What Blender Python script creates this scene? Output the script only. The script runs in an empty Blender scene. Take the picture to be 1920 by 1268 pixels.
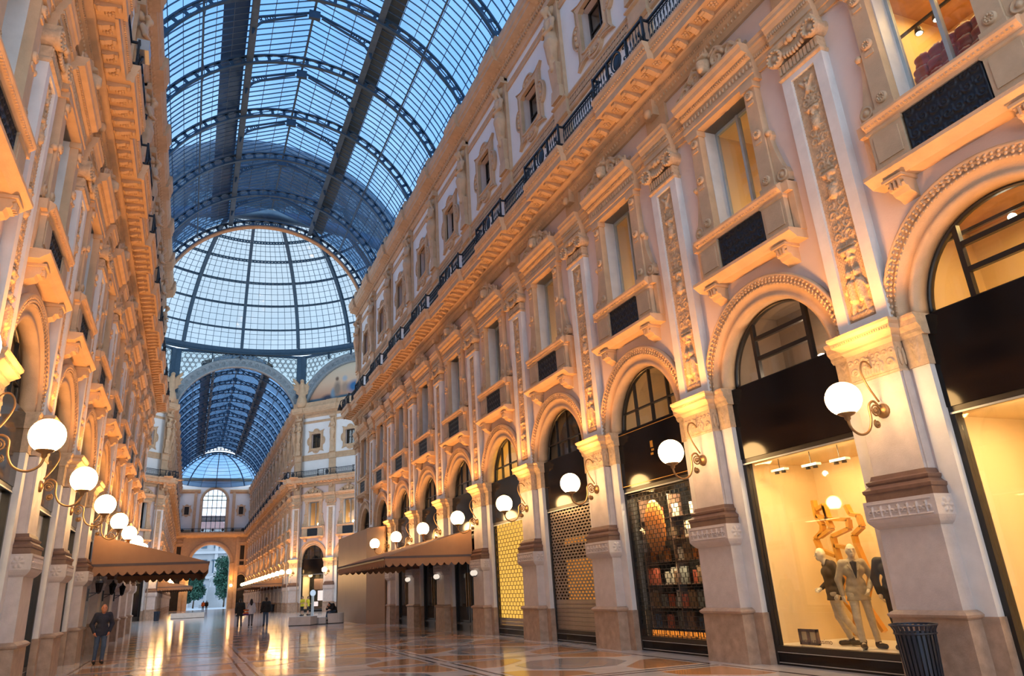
import bpy, math, random
import numpy as np
from mathutils import Matrix, Vector
random.seed(7); rng = np.random.RandomState(7)
PI = math.pi
sc = bpy.context.scene
COL = sc.collection

# ------------------------------------------------------------------ camera
CAM = np.array([-3.885, 0.0, 1.736])
FPX, PPX, PPY = 1344.0, -70.06, -19.38          # focal length and principal point offset, pixels of 1920x1268
YAW, PITCH, ROLL = 0.37502, 0.34869, -0.04610
_f = np.array([math.sin(YAW)*math.cos(PITCH), math.cos(YAW)*math.cos(PITCH), math.sin(PITCH)])
_r0 = np.array([math.cos(YAW), -math.sin(YAW), 0.0]); _u0 = np.cross(_r0, _f)
_r = _r0*math.cos(ROLL) + _u0*math.sin(ROLL); _u = -_r0*math.sin(ROLL) + _u0*math.cos(ROLL)
cam = bpy.data.cameras.new('camera'); camo = bpy.data.objects.new('camera', cam); COL.objects.link(camo)
camo.matrix_world = Matrix(((_r[0], _u[0], -_f[0], CAM[0]), (_r[1], _u[1], -_f[1], CAM[1]), (_r[2], _u[2], -_f[2], CAM[2]), (0, 0, 0, 1)))
cam.sensor_width = 36.0; cam.lens = 36.0*FPX/1920.0
cam.shift_x = -PPX/1920.0; cam.shift_y = PPY/1920.0
cam.clip_start = 0.05; cam.clip_end = 2000
sc.camera = camo
def project(P):
    d = np.asarray(P, float) - CAM; z = d @ _f
    return np.stack([960+PPX+FPX*(d@_r)/z, 634+PPY-FPX*(d@_u)/z, z], -1)

# ------------------------------------------------------------------ world, exposure
def srgb(r, g, b):
    f = lambda c: c/12.92 if c <= .04045 else ((c+.055)/1.055)**2.4
    return (f(r/255.), f(g/255.), f(b/255.), 1.0)
SKY = 2.3
world = bpy.data.worlds.new('dusk_sky'); sc.world = world; world.use_nodes = True
wn = world.node_tree.nodes; wl = world.node_tree.links; wn.clear()
w_out = wn.new('ShaderNodeOutputWorld'); w_bg = wn.new('ShaderNodeBackground'); w_bg.inputs[1].default_value = SKY
w_tc = wn.new('ShaderNodeTexCoord'); w_sep = wn.new('ShaderNodeSeparateXYZ'); w_rmp = wn.new('ShaderNodeValToRGB')
w_noi = wn.new('ShaderNodeTexNoise'); w_noi.inputs['Scale'].default_value = 2.6; w_noi.inputs['Detail'].default_value = 4
w_cr = wn.new('ShaderNodeValToRGB'); w_mix = wn.new('ShaderNodeMixRGB')
w_rmp.color_ramp.elements[0].position = 0.0; w_rmp.color_ramp.elements[0].color = (.66, .80, .94, 1)
w_rmp.color_ramp.elements[1].position = 0.9; w_rmp.color_ramp.elements[1].color = (.42, .68, 1.0, 1)
w_cr.color_ramp.elements[0].position = .40; w_cr.color_ramp.elements[1].position = .64
w_cr.color_ramp.elements[0].color = (0, 0, 0, 1); w_cr.color_ramp.elements[1].color = (.8, .8, .8, 1)
w_mix.inputs['Color2'].default_value = (.92, .97, 1.0, 1)
wl.new(w_tc.outputs['Generated'], w_sep.inputs[0]); wl.new(w_sep.outputs[2], w_rmp.inputs[0])
wl.new(w_tc.outputs['Generated'], w_noi.inputs['Vector']); wl.new(w_noi.outputs['Fac'], w_cr.inputs[0])
wl.new(w_cr.outputs[0], w_mix.inputs['Fac']); wl.new(w_rmp.outputs[0], w_mix.inputs['Color1'])
wl.new(w_mix.outputs[0], w_bg.inputs[0]); wl.new(w_bg.outputs[0], w_out.inputs[0])
vs = sc.view_settings
sc.display_settings.display_device = 'sRGB'
vs.view_transform = 'Standard'; vs.look = 'None'; vs.gamma = 1.0; vs.use_curve_mapping = False
vs.exposure = 0.04
LAMP_EMIT, SOFFIT_FILL = 34.0, 850.0
SOFFIT_FILL_COL = (1.0, .38, .075)
try:
    sc.cycles.max_bounces = 8; sc.cycles.transparent_max_bounces = 16; sc.cycles.glossy_bounces = 4
    sc.cycles.caustics_reflective = False; sc.cycles.caustics_refractive = False
    sc.cycles.use_denoising = True; sc.cycles.sample_clamp_indirect = 4.0
except Exception: pass

# ------------------------------------------------------------------ materials (all node based)
MATS = {}
def mat(name, col, rough=.6, var=.12, vscale=3.0, bump=.0, bscale=30.0, metal=0.0, spec=.4, coat=0.0, col2=None, detail=4.0):
    m = bpy.data.materials.new(name); m.use_nodes = True; MATS[name] = m
    n = m.node_tree.nodes; l = m.node_tree.links
    b = n['Principled BSDF']; b.inputs['Roughness'].default_value = rough; b.inputs['Metallic'].default_value = metal
    b.inputs['Specular IOR Level'].default_value = spec; b.inputs['Coat Weight'].default_value = coat
    b.inputs['Coat Roughness'].default_value = .06
    tc = n.new('ShaderNodeTexCoord'); nz = n.new('ShaderNodeTexNoise'); nz.inputs['Scale'].default_value = vscale
    nz.inputs['Detail'].default_value = detail; nz.inputs['Roughness'].default_value = .6
    l.new(tc.outputs['Object'], nz.inputs['Vector'])
    r = n.new('ShaderNodeValToRGB'); r.color_ramp.elements[0].position = .3; r.color_ramp.elements[1].position = .72
    c = np.array(col[:3]); lo = c*(1-var) if col2 is None else np.array(col2[:3])
    r.color_ramp.elements[0].color = (*lo, 1); r.color_ramp.elements[1].color = (*np.minimum(c*(1+var*.5), .95), 1)
    l.new(nz.outputs['Fac'], r.inputs[0]); l.new(r.outputs[0], b.inputs['Base Color'])
    if bump > 0:
        n2 = n.new('ShaderNodeTexNoise'); n2.inputs['Scale'].default_value = bscale; n2.inputs['Detail'].default_value = 3
        bp = n.new('ShaderNodeBump'); bp.inputs['Strength'].default_value = bump; bp.inputs['Distance'].default_value = .02
        l.new(tc.outputs['Object'], n2.inputs['Vector']); l.new(n2.outputs['Fac'], bp.inputs['Height']); l.new(bp.outputs[0], b.inputs['Normal'])
    return m
def emat(name, col, strength):
    m = bpy.data.materials.new(name); m.use_nodes = True; MATS[name] = m
    n = m.node_tree.nodes; l = m.node_tree.links; n.clear()
    o = n.new('ShaderNodeOutputMaterial'); e = n.new('ShaderNodeEmission'); e.inputs[0].default_value = (*col[:3], 1); e.inputs[1].default_value = strength
    l.new(e.outputs[0], o.inputs[0]); return m
def gmat(name, tint, refl=.9, rough=.02, dirt=0.0, dscale=1.0, dcol=(.5, .6, .7)):
    """thin pane: tinted straight-through transmission, fresnel reflection, patchy dirt"""
    m = bpy.data.materials.new(name); m.use_nodes = True; MATS[name] = m
    n = m.node_tree.nodes; l = m.node_tree.links; n.clear()
    o = n.new('ShaderNodeOutputMaterial'); t = n.new('ShaderNodeBsdfTransparent'); g = n.new('ShaderNodeBsdfGlossy')
    t.inputs[0].default_value = (*tint, 1); g.inputs[0].default_value = (refl, refl, refl, 1); g.inputs['Roughness'].default_value = rough
    lw = n.new('ShaderNodeLayerWeight'); lw.inputs[0].default_value = .5; mx = n.new('ShaderNodeMixShader')
    pw = n.new('ShaderNodeMath'); pw.operation = 'POWER'; pw.inputs[1].default_value = 5.0; l.new(lw.outputs['Facing'], pw.inputs[0])
    fr = n.new('ShaderNodeMath'); fr.operation = 'MULTIPLY_ADD'; fr.inputs[1].default_value = .92; fr.inputs[2].default_value = .07; l.new(pw.outputs[0], fr.inputs[0])   # dielectric reflectance, same from both sides
    l.new(fr.outputs[0], mx.inputs[0]); l.new(t.outputs[0], mx.inputs[1]); l.new(g.outputs[0], mx.inputs[2])
    src = mx
    if dirt > 0:
        tc = n.new('ShaderNodeTexCoord'); nz = n.new('ShaderNodeTexNoise'); nz.inputs['Scale'].default_value = dscale; nz.inputs['Detail'].default_value = 5
        mp = n.new('ShaderNodeMath'); mp.operation = 'MULTIPLY'; mp.inputs[1].default_value = dirt
        d = n.new('ShaderNodeBsdfDiffuse'); d.inputs[0].default_value = (*dcol, 1); m2 = n.new('ShaderNodeMixShader')
        l.new(tc.outputs['Object'], nz.inputs['Vector']); l.new(nz.outputs['Fac'], mp.inputs[0]); l.new(mp.outputs[0], m2.inputs[0])
        l.new(mx.outputs[0], m2.inputs[1]); l.new(d.outputs[0], m2.inputs[2]); src = m2
    l.new(src.outputs[0], o.inputs[0]); return m

mat('stone', (.60, .42, .27), .62, .16, 2.2, .25, 40)              # sandy beige stone of the trim
mat('carved', (.60, .43, .28), .65, .25, 9.0, .35, 60)             # carved ornament
mat('plaster', (.68, .575, .55), .7, .06, 1.4, .12, 25)             # pinkish white wall face
mat('marble', (.72, .70, .69), .45, .10, 2.5, .08, 30)             # pale marble strips and shafts
mat('pierstone', (.55, .49, .47), .55, .14, 3.5, .2, 45)           # grey-beige piers
mat('white', (.80, .82, .84), .7, .04, 1.2, .08, 20)               # attic white panels
mat('base', (.40, .29, .22), .5, .28, 5.0, .25, 50)                # brown stone plinth
mat('brown', (.17, .10, .075), .45, .2, 6.0, .15, 40)              # dark red-brown moulding
mat('iron', (.018, .024, .036), .42, .2, 8.0, .0, 10, .3, .5)      # wrought iron
mat('black', (.006, .005, .006), .10, .1, 5.0, .0, 10, 0, .25)      # polished black fascia
mat('frame', (.02, .018, .018), .35, .1, 5.0, .0, 10, .2, .5)
mat('rooffe', (.045, .10, .17), .5, .2, 4.0, .0, 10, .2, .4)       # blue painted roof iron
mat('roofbar', (.06, .13, .22), .55, .2, 4.0)
mat('bluegrey', (.25, .32, .38), .6, .25, 6.0, .2, 30)
mat('bronze', (.30, .17, .07), .38, .2, 8.0, .1, 30, .6, .5)
mat('walkblue', (.10, .20, .32), .7, .2, 1.0)
mat('steel', (.42, .45, .48), .4, .1, 5.0, 0, 10, .6)
mat('winframe', (.42, .47, .50), .5, .1, 4.0)
mat('tan', (.50, .27, .13), .5, .2, 4.0)
mat('awning', (.30, .165, .095), .8, .08, 3.0, .2, 120)
mat('awningdark', (.085, .07, .08), .8, .1, 3.0, .1, 100)
mat('hoard', (.30, .195, .12), .30, .10, .8, .0, 10, .25)
mat('concrete', (.62, .60, .57), .55, .1, 3.0, .1, 40)
mat('darkroom', (.03, .027, .024), .8, .3, 1.0)
mat('dimroom', (.30, .23, .18), .8, .15, 1.0)
mat('cream', (.85, .66, .38), .7, .04, 1.0)
mat('whitefloor', (.85, .80, .70), .4, .03, 1.0)
mat('gold', (.75, .36, .05), .35, .1, 5.0, .0, 10, .3)
mat('bin', (.028, .036, .055), .35, .15, 7.0, 0, 10, .4)
mat('binliner', (.008, .008, .009), .6, .1, 3.0)
mat('shutter', (.34, .29, .25), .35, .12, 4.0, 0, 10, .7)
mat('shutterdark', (.05, .045, .04), .4, .15, 4.0, 0, 10, .6)
mat('leaf', (.035, .12, .085), .7, .5, 1.5)
mat('trunk', (.10, .07, .05), .8, .3, 4.0)
mat('street', (.34, .38, .43), .7, .1, .5)
mat('farwall', (.36, .39, .43), .7, .08, .4)
mat('fartrim', (.46, .49, .53), .7, .08, .4)
mat('farroof', (.34, .20, .20), .8, .1, .4)
mat('farwin', (.06, .12, .18), .3, .2, .4)
emat('globe', (1.0, .58, .22), LAMP_EMIT)
emat('litwarm', (1.0, .52, .12), 1.15)
emat('lityellow', (1.0, .56, .10), .95)
emat('litpale', (1.0, .66, .30), .55)
emat('spotface', (1.0, .86, .62), 18.0)
emat('orangetext', (1.0, .28, .03), 1.1)
emat('daylight', (.75, .88, 1.0), 1.0)
gmat('glass', (.93, .95, .95))
gmat('roofglass', (.24, .43, .68), .6, .30, .34, .5, (.07, .17, .30))
gmat('fanglass', (.62, .66, .66))
gmat('domeglass', (.40, .44, .46), .5, .05, .12, .8, (.35, .45, .5))
# ------------------------------------------------------------------ mesh helpers
class MB:
    """collects geometry; build() makes one mesh datablock"""
    def __init__(s): s.v = []; s.f = []; s.m = []; s.s = []; s.n = 0; s.cm = 0; s.cs = False
    def add(s, v, f):
        v = np.asarray(v, float).reshape(-1, 3); s.v.append(v)
        o = s.n; s.f += [tuple(int(i)+o for i in q) for q in f]; s.m += [s.cm]*len(f); s.s += [s.cs]*len(f); s.n += len(v); return s
    def join(s, b, mx=None, off=(0, 0, 0), mi=None):
        for v in b.v: pass
        if not b.v: return s
        V = np.concatenate(b.v)
        if mx is not None: V = V @ np.array(mx).T
        V = V + np.array(off); o = s.n
        s.v.append(V); s.f += [tuple(i+o for i in q) for q in b.f]; s.m += ([mi]*len(b.f) if mi is not None else list(b.m)); s.s += list(b.s); s.n += len(V); return s
    def box(s, x0, x1, y0, y1, z0, z1):
        v = [(x, y, z) for z in (z0, z1) for y in (y0, y1) for x in (x0, x1)]
        return s.add(v, [(0, 2, 3, 1), (4, 5, 7, 6), (0, 1, 5, 4), (2, 6, 7, 3), (0, 4, 6, 2), (1, 3, 7, 5)])
    def frus(s, a, za, b, zb):
        """box between rectangle a=(x0,x1,y0,y1) at za and b at zb"""
        v = [(x, y, za) for y in a[2:] for x in a[:2]] + [(x, y, zb) for y in b[2:] for x in b[:2]]
        return s.add(v, [(0, 2, 3, 1), (4, 5, 7, 6), (0, 1, 5, 4), (2, 6, 7, 3), (0, 4, 6, 2), (1, 3, 7, 5)])
    def _prism(s, A, B, caps=True):
        n = len(A); f = [(i, (i+1) % n, n+(i+1) % n, n+i) for i in range(n)]
        if caps: f += [tuple(range(n))[::-1], tuple(range(n, 2*n))]
        return s.add(list(A)+list(B), f)
    def px(s, prof, x0, x1): return s._prism([(x0, y, z) for y, z in prof], [(x1, y, z) for y, z in prof])
    def py(s, prof, y0, y1): return s._prism([(x, y0, z) for x, z in prof], [(x, y1, z) for x, z in prof])
    def pz(s, prof, z0, z1): return s._prism([(x, y, z0) for x, y in prof], [(x, y, z1) for x, y in prof])
    def stack(s, levels, y1=0.0):
        """moulded block: levels = [(half width, front y, z)], back plane at y1"""
        for (h0, f0, z0), (h1, f1, z1) in zip(levels[:-1], levels[1:]):
            if z1-z0 > 1e-6: s.frus((-h0, h0, f0, y1), z0, (-h1, h1, f1, y1), z1)
        return s
    def lathe(s, prof, seg=16, c=(0, 0, 0), a0=0.0, a1=2*PI, axis='z'):
        full = abs(a1-a0-2*PI) < 1e-6; k = seg if full else seg+1
        A = a0+(a1-a0)*np.arange(k)/seg; v = []
        for r, z in prof:
            for a in A:
                p = (r*math.cos(a), r*math.sin(a), z)
                if axis == 'y': p = (p[0], p[2], p[1])
                if axis == 'x': p = (p[2], p[0], p[1])
                v.append((p[0]+c[0], p[1]+c[1], p[2]+c[2]))
        f = []
        for i in range(len(prof)-1):
            for j in range(seg):
                j2 = (j+1) % k; f.append((i*k+j, i*k+j2, (i+1)*k+j2, (i+1)*k+j))
        return s.add(v, f)
    def sphere(s, c, r, seg=12, rings=8, sc=(1, 1, 1)):
        v = [(c[0], c[1], c[2]-r*sc[2])]
        for i in range(1, rings):
            t = -PI/2+PI*i/rings
            for j in range(seg):
                a = 2*PI*j/seg; v.append((c[0]+r*sc[0]*math.cos(t)*math.cos(a), c[1]+r*sc[1]*math.cos(t)*math.sin(a), c[2]+r*sc[2]*math.sin(t)))
        v.append((c[0], c[1], c[2]+r*sc[2])); f = []; L = len(v)-1
        for j in range(seg):
            j2 = (j+1) % seg; f.append((0, 1+j2, 1+j)); f.append((L, L-seg+j, L-seg+j2))
            for i in range(rings-2): f.append((1+i*seg+j, 1+i*seg+j2, 1+(i+1)*seg+j2, 1+(i+1)*seg+j))
        return s.add(v, f)
    def tube(s, path, r, seg=6, caps=True, closed=False):
        P = np.asarray(path, float); n = len(P); R = np.full(n, r) if np.isscalar(r) else np.asarray(r, float)
        if closed: T = np.roll(P, -1, 0)-np.roll(P, 1, 0)
        else: T = np.gradient(P, axis=0)
        T /= np.maximum(np.linalg.norm(T, axis=1, keepdims=True), 1e-9)
        ref = np.array([0, 0, 1.]) if abs(T[0, 2]) < .9 else np.array([1., 0, 0]); v = []
        N = np.cross(T[0], ref); N /= np.linalg.norm(N)
        for i in range(n):
            N = N-T[i]*(N@T[i]); N /= max(np.linalg.norm(N), 1e-9); B = np.cross(T[i], N)
            for j in range(seg):
                a = 2*PI*j/seg; v.append(P[i]+R[i]*(math.cos(a)*N+math.sin(a)*B))
        f = []
        for i in range(n if closed else n-1):
            i2 = (i+1) % n
            for j in range(seg): j2 = (j+1) % seg; f.append((i*seg+j, i*seg+j2, i2*seg+j2, i2*seg+j))
        if caps and not closed: f += [tuple(range(seg))[::-1], tuple(range((n-1)*seg, n*seg))]
        return s.add(v, f)
    def bar(s, a, b, w, h=None, up=(0, 0, 1)):
        """square bar from a to b"""
        h = h or w; a = np.array(a, float); b = np.array(b, float); T = b-a; T /= np.linalg.norm(T)
        U = np.array(up, float)
        if abs(T@U) > .98: U = np.array([1., 0, 0])
        N = np.cross(T, U); N /= np.linalg.norm(N); B = np.cross(N, T)
        q = [N*w/2*x+B*h/2*y for x, y in ((-1, -1), (1, -1), (1, 1), (-1, 1))]
        return s.add([a+k for k in q]+[b+k for k in q], [(0, 1, 2, 3), (7, 6, 5, 4), (0, 4, 5, 1), (1, 5, 6, 2), (2, 6, 7, 3), (3, 7, 4, 0)])
    def arc(s, prof, cx, cz, a0, a1, seg):
        """sweep a closed (r,y) profile round (cx,cz) in the xz plane"""
        k = len(prof); v = []
        for i in range(seg+1):
            a = a0+(a1-a0)*i/seg
            for r, y in prof: v.append((cx+r*math.cos(a), y, cz+r*math.sin(a)))
        f = []
        for i in range(seg):
            for j in range(k): j2 = (j+1) % k; f.append((i*k+j, i*k+j2, (i+1)*k+j2, (i+1)*k+j))
        f += [tuple(range(k))[::-1], tuple(range(seg*k, (seg+1)*k))]
        return s.add(v, f)
    def grid(s, P, close_edges=False):
        P = np.asarray(P, float); h, w = P.shape[:2]
        I = np.arange(h*w).reshape(h, w)
        f = np.stack([I[:-1, :-1], I[:-1, 1:], I[1:, 1:], I[1:, :-1]], -1).reshape(-1, 4)
        return s.add(P.reshape(-1, 3), f.tolist())
    def smooth(s, on=True): s.cs = on; return s
    def mi(s, i): s.cm = i; return s
    def mesh(s, name, mats):
        me = bpy.data.meshes.new(name)
        V = np.concatenate(s.v) if s.v else np.zeros((0, 3))
        me.from_pydata(V.tolist(), [], s.f)
        for m in (mats if isinstance(mats, (list, tuple)) else [mats]): me.materials.append(MATS[m])
        me.polygons.foreach_set('material_index', s.m); me.polygons.foreach_set('use_smooth', s.s)
        me.update(); return me

def link(name, data, parent=None, loc=None, rz=None, **props):
    o = bpy.data.objects.new(name, data); COL.objects.link(o)
    if parent is not None: o.parent = parent
    if loc is not None: o.location = loc
    if rz is not None: o.rotation_euler = (0, 0, rz)
    for k, v in props.items(): o[k] = v
    return o
def obj(name, mb, mats, parent=None, loc=None, rz=None, **props):
    return link(name, mb.mesh(name, mats), parent, loc, rz, **props)
def empty(name, loc=(0, 0, 0), rz=0.0, parent=None, **props):
    return link(name, None, parent, loc, rz, **props)
def copy_tree(o, parent=None, loc=None, rz=None, **props):
    c = o.copy(); COL.objects.link(c); c.parent = parent
    if loc is not None: c.location = loc
    if rz is not None: c.rotation_euler = (0, 0, rz)
    for k, v in props.items(): c[k] = v
    for ch in KIDS.get(o.name, []) or [x for x in o.children]: copy_tree(ch, c)
    return c
KIDS = {}
ORD = ['first', 'second', 'third', 'fourth', 'fifth', 'sixth', 'seventh', 'eighth', 'ninth', 'tenth', 'eleventh', 'twelfth',
       'thirteenth', 'fourteenth', 'fifteenth', 'sixteenth', 'seventeenth', 'eighteenth', 'nineteenth', 'twentieth']

# -- relief painter: height field built from rounded strokes
class Relief:
    def __init__(s, w, h, nx, nz):
        s.w, s.h = w, h; s.X, s.Z = np.meshgrid(np.linspace(-w/2, w/2, nx), np.linspace(0, h, nz)); s.H = np.zeros_like(s.X)
    def cap(s, a, b, r0, r1=None, amp=None, sym=False):
        r1 = r0 if r1 is None else r1; ax, az = a; bx, bz = b; dx, dz = bx-ax, bz-az; L = dx*dx+dz*dz+1e-12
        t = np.clip(((s.X-ax)*dx+(s.Z-az)*dz)/L, 0, 1); d = np.hypot(s.X-ax-t*dx, s.Z-az-t*dz); r = r0+(r1-r0)*t
        h = np.sqrt(np.clip(1-(d/np.maximum(r, 1e-5))**2, 0, 1))*(r if amp is None else amp); s.H = np.maximum(s.H, h)
        if sym: s.cap((-ax, az), (-bx, bz), r0, r1, amp)
    def path(s, pts, r0, r1, amp=None, sym=True):
        n = len(pts)-1
        for i in range(n): s.cap(pts[i], pts[i+1], r0+(r1-r0)*i/n, r0+(r1-r0)*(i+1)/n, amp, sym)
    def spiral(s, c, R, turns, r0, r1, start=0.0, dirn=1, sym=True, n=26):
        s.path([(c[0]+R*(1-.85*i/n)*math.cos(start+dirn*2*PI*turns*i/n), c[1]+R*(1-.85*i/n)*math.sin(start+dirn*2*PI*turns*i/n)) for i in range(n+1)], r0, r1, None, sym)
    def leaf(s, a, ang, L, w, sym=True):
        s.path([(a[0]+L*t*math.cos(ang+.5*t), a[1]+L*t*math.sin(ang+.5*t)) for t in (0, .25, .5, .75, 1)], w, w*.25, None, sym)
    def rosette(s, c, R, n=6, sym=False):
        for k in range(n):
            a = 2*PI*k/n; s.cap((c[0]+.45*R*math.cos(a), c[1]+.45*R*math.sin(a)), (c[0]+.85*R*math.cos(a), c[1]+.85*R*math.sin(a)), R*.2, R*.3, None, sym)
        s.cap(c, c, R*.28, None, None, sym)
    def mb(s, y=0.0, k=1.0, x0=0.0, z0=0.0):
        b = MB().smooth(); b.grid(np.stack([s.X+x0, y-k*s.H, s.Z+z0], -1)); return b

# -- implicit bodies: smooth union of tapered capsules and ellipsoids, polygonised as one surface
def sdf_mesh(prims, res=.02, k=.03):
    lo = np.min([np.minimum(p[1], p[2])-max(p[3], p[4]) if p[0] == 'c' else np.array(p[1])-np.max(p[2]) for p in prims], 0)-3*res
    hi = np.max([np.maximum(p[1], p[2])+max(p[3], p[4]) if p[0] == 'c' else np.array(p[1])+np.max(p[2]) for p in prims], 0)+3*res
    n = np.ceil((hi-lo)/res).astype(int)+1; ax = [lo[i]+res*np.arange(n[i]) for i in range(3)]
    D = np.full(n, .2)
    for p in prims:
        kk = k if len(p) < 6 or p[0] != 'c' else p[5]
        pad = kk+2.5*res
        if p[0] == 'c': a = np.array(p[1], float); b = np.array(p[2], float); l = np.minimum(a, b)-max(p[3], p[4])-pad; h = np.maximum(a, b)+max(p[3], p[4])+pad
        else: a = np.array(p[1], float); R = np.array(p[2], float); l = a-R.max()-pad; h = a+R.max()+pad
        i0 = np.clip(((l-lo)/res).astype(int), 0, n-1); i1 = np.clip(np.ceil((h-lo)/res).astype(int)+1, 1, n)
        sl = tuple(slice(i0[i], i1[i]) for i in range(3))
        X, Y, Z = np.meshgrid(*[ax[i][sl[i]] for i in range(3)], indexing='ij')
        if p[0] == 'c':
            d = b-a; L = d@d+1e-12; t = np.clip(((X-a[0])*d[0]+(Y-a[1])*d[1]+(Z-a[2])*d[2])/L, 0, 1)
            q = np.sqrt((X-a[0]-t*d[0])**2+(Y-a[1]-t*d[1])**2+(Z-a[2]-t*d[2])**2)-(p[3]+(p[4]-p[3])*t)
        else:
            q = np.sqrt(((X-a[0])/R[0])**2+((Y-a[1])/R[1])**2+((Z-a[2])/R[2])**2); q = (q-1)*R.min()*np.clip(1.0, 0, 1)
        o = D[sl]; hh = np.clip(.5+.5*(o-q)/kk, 0, 1); D[sl] = o*(1-hh)+q*hh-kk*hh*(1-hh)
    S = D < 0; nx, ny, nz = n
    cs = np.zeros((nx-1, ny-1, nz-1), int)
    cn = [(i, j, l) for i in (0, 1) for j in (0, 1) for l in (0, 1)]
    for i, j, l in cn: cs += S[i:nx-1+i, j:ny-1+j, l:nz-1+l]
    act = (cs > 0) & (cs < 8); idx = -np.ones(act.shape, int); C = np.argwhere(act); idx[act] = np.arange(len(C))
    acc = np.zeros((len(C), 3)); cnt = np.zeros(len(C))
    for e0 in cn:
        for ax_ in range(3):
            if e0[ax_]: continue
            e1 = list(e0); e1[ax_] = 1
            d0 = D[tuple((C+e0).T)]; d1 = D[tuple((C+e1).T)]; m = (d0 < 0) != (d1 < 0)
            t = np.where(m, d0/np.where(m, d0-d1, 1), 0); pt = C+np.array(e0)+t[:, None]*np.eye(3)[ax_]
            acc[m] += pt[m]; cnt[m] += 1
    V = lo+res*acc/np.maximum(cnt, 1)[:, None]; F = []
    for a_ in range(3):
        b_, c_ = (a_+1) % 3, (a_+2) % 3
        s0 = [slice(None)]*3; s1 = [slice(None)]*3; s0[a_] = slice(0, -1); s1[a_] = slice(1, None)
        E = np.argwhere(S[tuple(s0)] != S[tuple(s1)]); E = E[(E[:, b_] > 0) & (E[:, c_] > 0) & (E[:, b_] < n[b_]-1) & (E[:, c_] < n[c_]-1)]
        if not len(E): continue
        ub = np.eye(3, dtype=int)[b_]; uc = np.eye(3, dtype=int)[c_]
        q = np.stack([idx[tuple((E-ub-uc).T)], idx[tuple((E-uc).T)], idx[tuple(E.T)], idx[tuple((E-ub).T)]], 1)
        fl = ~S[tuple(E.T)]; q[fl] = q[fl][:, ::-1]; F += q[(q >= 0).all(1)].tolist()
    b = MB().smooth(); b.add(V, F); return b
# ------------------------------------------------------------------ facade modules
# local frame: x along the wall, y into the wall (gallery side is y<0), z up; wall face is y=0
BAY, WX = 5.0, 7.45
RA, RO, ZS = 1.60, 2.08, 5.82           # arch intrados, extrados, springing
def wall_bay():
    """plain wall sheet of one bay with its arched opening and two window openings, with reveals"""
    b = MB(); h = BAY/2
    def q(x0, x1, z0, z1, y=0.0): b.add([(x0, y, z0), (x1, y, z0), (x1, y, z1), (x0, y, z1)], [(0, 1, 2, 3)])
    b.mi(0)
    for s in (-1, 1): q(*sorted((s*RA, s*h)), 0, ZS)
    N = 24; zt = 8.2
    for i in range(N):
        a0, a1 = PI*i/N, PI*(i+1)/N
        p0 = (RA*math.cos(a0), ZS+RA*math.sin(a0)); p1 = (RA*math.cos(a1), ZS+RA*math.sin(a1))
        b.add([(p1[0], 0, p1[1]), (p0[0], 0, p0[1]), (p0[0], 0, zt), (p1[0], 0, zt)], [(0, 1, 2, 3)])
        b.add([(p0[0], 0, p0[1]), (p1[0], 0, p1[1]), (p1[0], .36, p1[1]), (p0[0], .36, p0[1])], [(0, 1, 2, 3)])
    for s in (-1, 1): q(*sorted((s*RA, s*h)), ZS, zt)
    q(-h, h, zt, 9.58)
    for s in (-1, 1): q(*sorted((s*.82, s*h)), 9.58, 12.4)
    q(-h, h, 12.4, 15.3)
    def hole(w, z0, z1, d):
        for s in (-1, 1): b.add([(s*w, 0, z0), (s*w, 0, z1), (s*w, d, z1), (s*w, d, z0)], [(0, 1, 2, 3)])
        b.add([(-w, 0, z1), (w, 0, z1), (w, d, z1), (-w, d, z1)], [(0, 1, 2, 3)]); b.add([(-w, 0, z0), (w, 0, z0), (w, d, z0), (-w, d, z0)], [(0, 1, 2, 3)])
    b.mi(2); hole(.82, 9.58, 12.4, .42)
    b.mi(0); hole(.70, 18.9, 20.7, .38)
    b.mi(1); q(-h, h, 15.3, 18.9)
    for s in (-1, 1): q(*sorted((s*.7, s*h)), 18.9, 20.7)
    q(-h, h, 20.7, 24.3)
    return b
def spec(lst, name, mb, mats, parent=None, off=(0, 0, 0)): lst.append((name, mb.mesh(name, mats), parent, off)); return len(lst)-1
PIER, BAYP = [], []                       # parts repeated at each pilaster / in each bay

# ---- pier
b = MB(); b.frus((-.58, .58, -.30, .1), 1.08, (-.57, .57, -.29, .1), 2.40); b.box(-.49, .49, -.22, .1, 3.25, 4.95)
for s in (-1, 1): b.box(*sorted((s*.49, s*.515)), -.17, .1, 3.27, 4.95)
i_p = spec(PIER, 'pier', b, 'pierstone')
b = MB(); b.frus((-.66, .66, -.36, .1), 0, (-.65, .65, -.345, .1), .97); b.stack([(.66, -.36, .97), (.69, -.40, 1.0), (.70, -.41, 1.035), (.66, -.37, 1.07), (.60, -.32, 1.10)], .1)
spec(PIER, 'plinth', b, 'base', i_p)
r = Relief(1.22, .26, 110, 26)
for k in range(-3, 4):
    x = k*.17
    r.cap((x, .04), (x, .2), .012); r.spiral((x+.05, .1), .045, 1.0, .012, .008, PI, -1, False, 10); r.spiral((x-.05, .1), .045, 1.0, .012, .008, 0, 1, False, 10)
    r.leaf((x, .14), PI/2-.5, .09, .016, False); r.leaf((x, .14), PI/2+.1, .09, .016, False)
for z in (.012, .248): r.cap((-.6, z), (.6, z), .012)
b = MB(); b.stack([(.58, -.30, 2.38), (.62, -.35, 2.42), (.66, -.40, 2.48), (.68, -.42, 2.52), (.68, -.42, 2.84)], .1)
b.join(r.mb(-.421, 1.9, 0, 2.54))
rs = Relief(.44, .26, 30, 20); rs.rosette((0, .13), .11)
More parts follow.
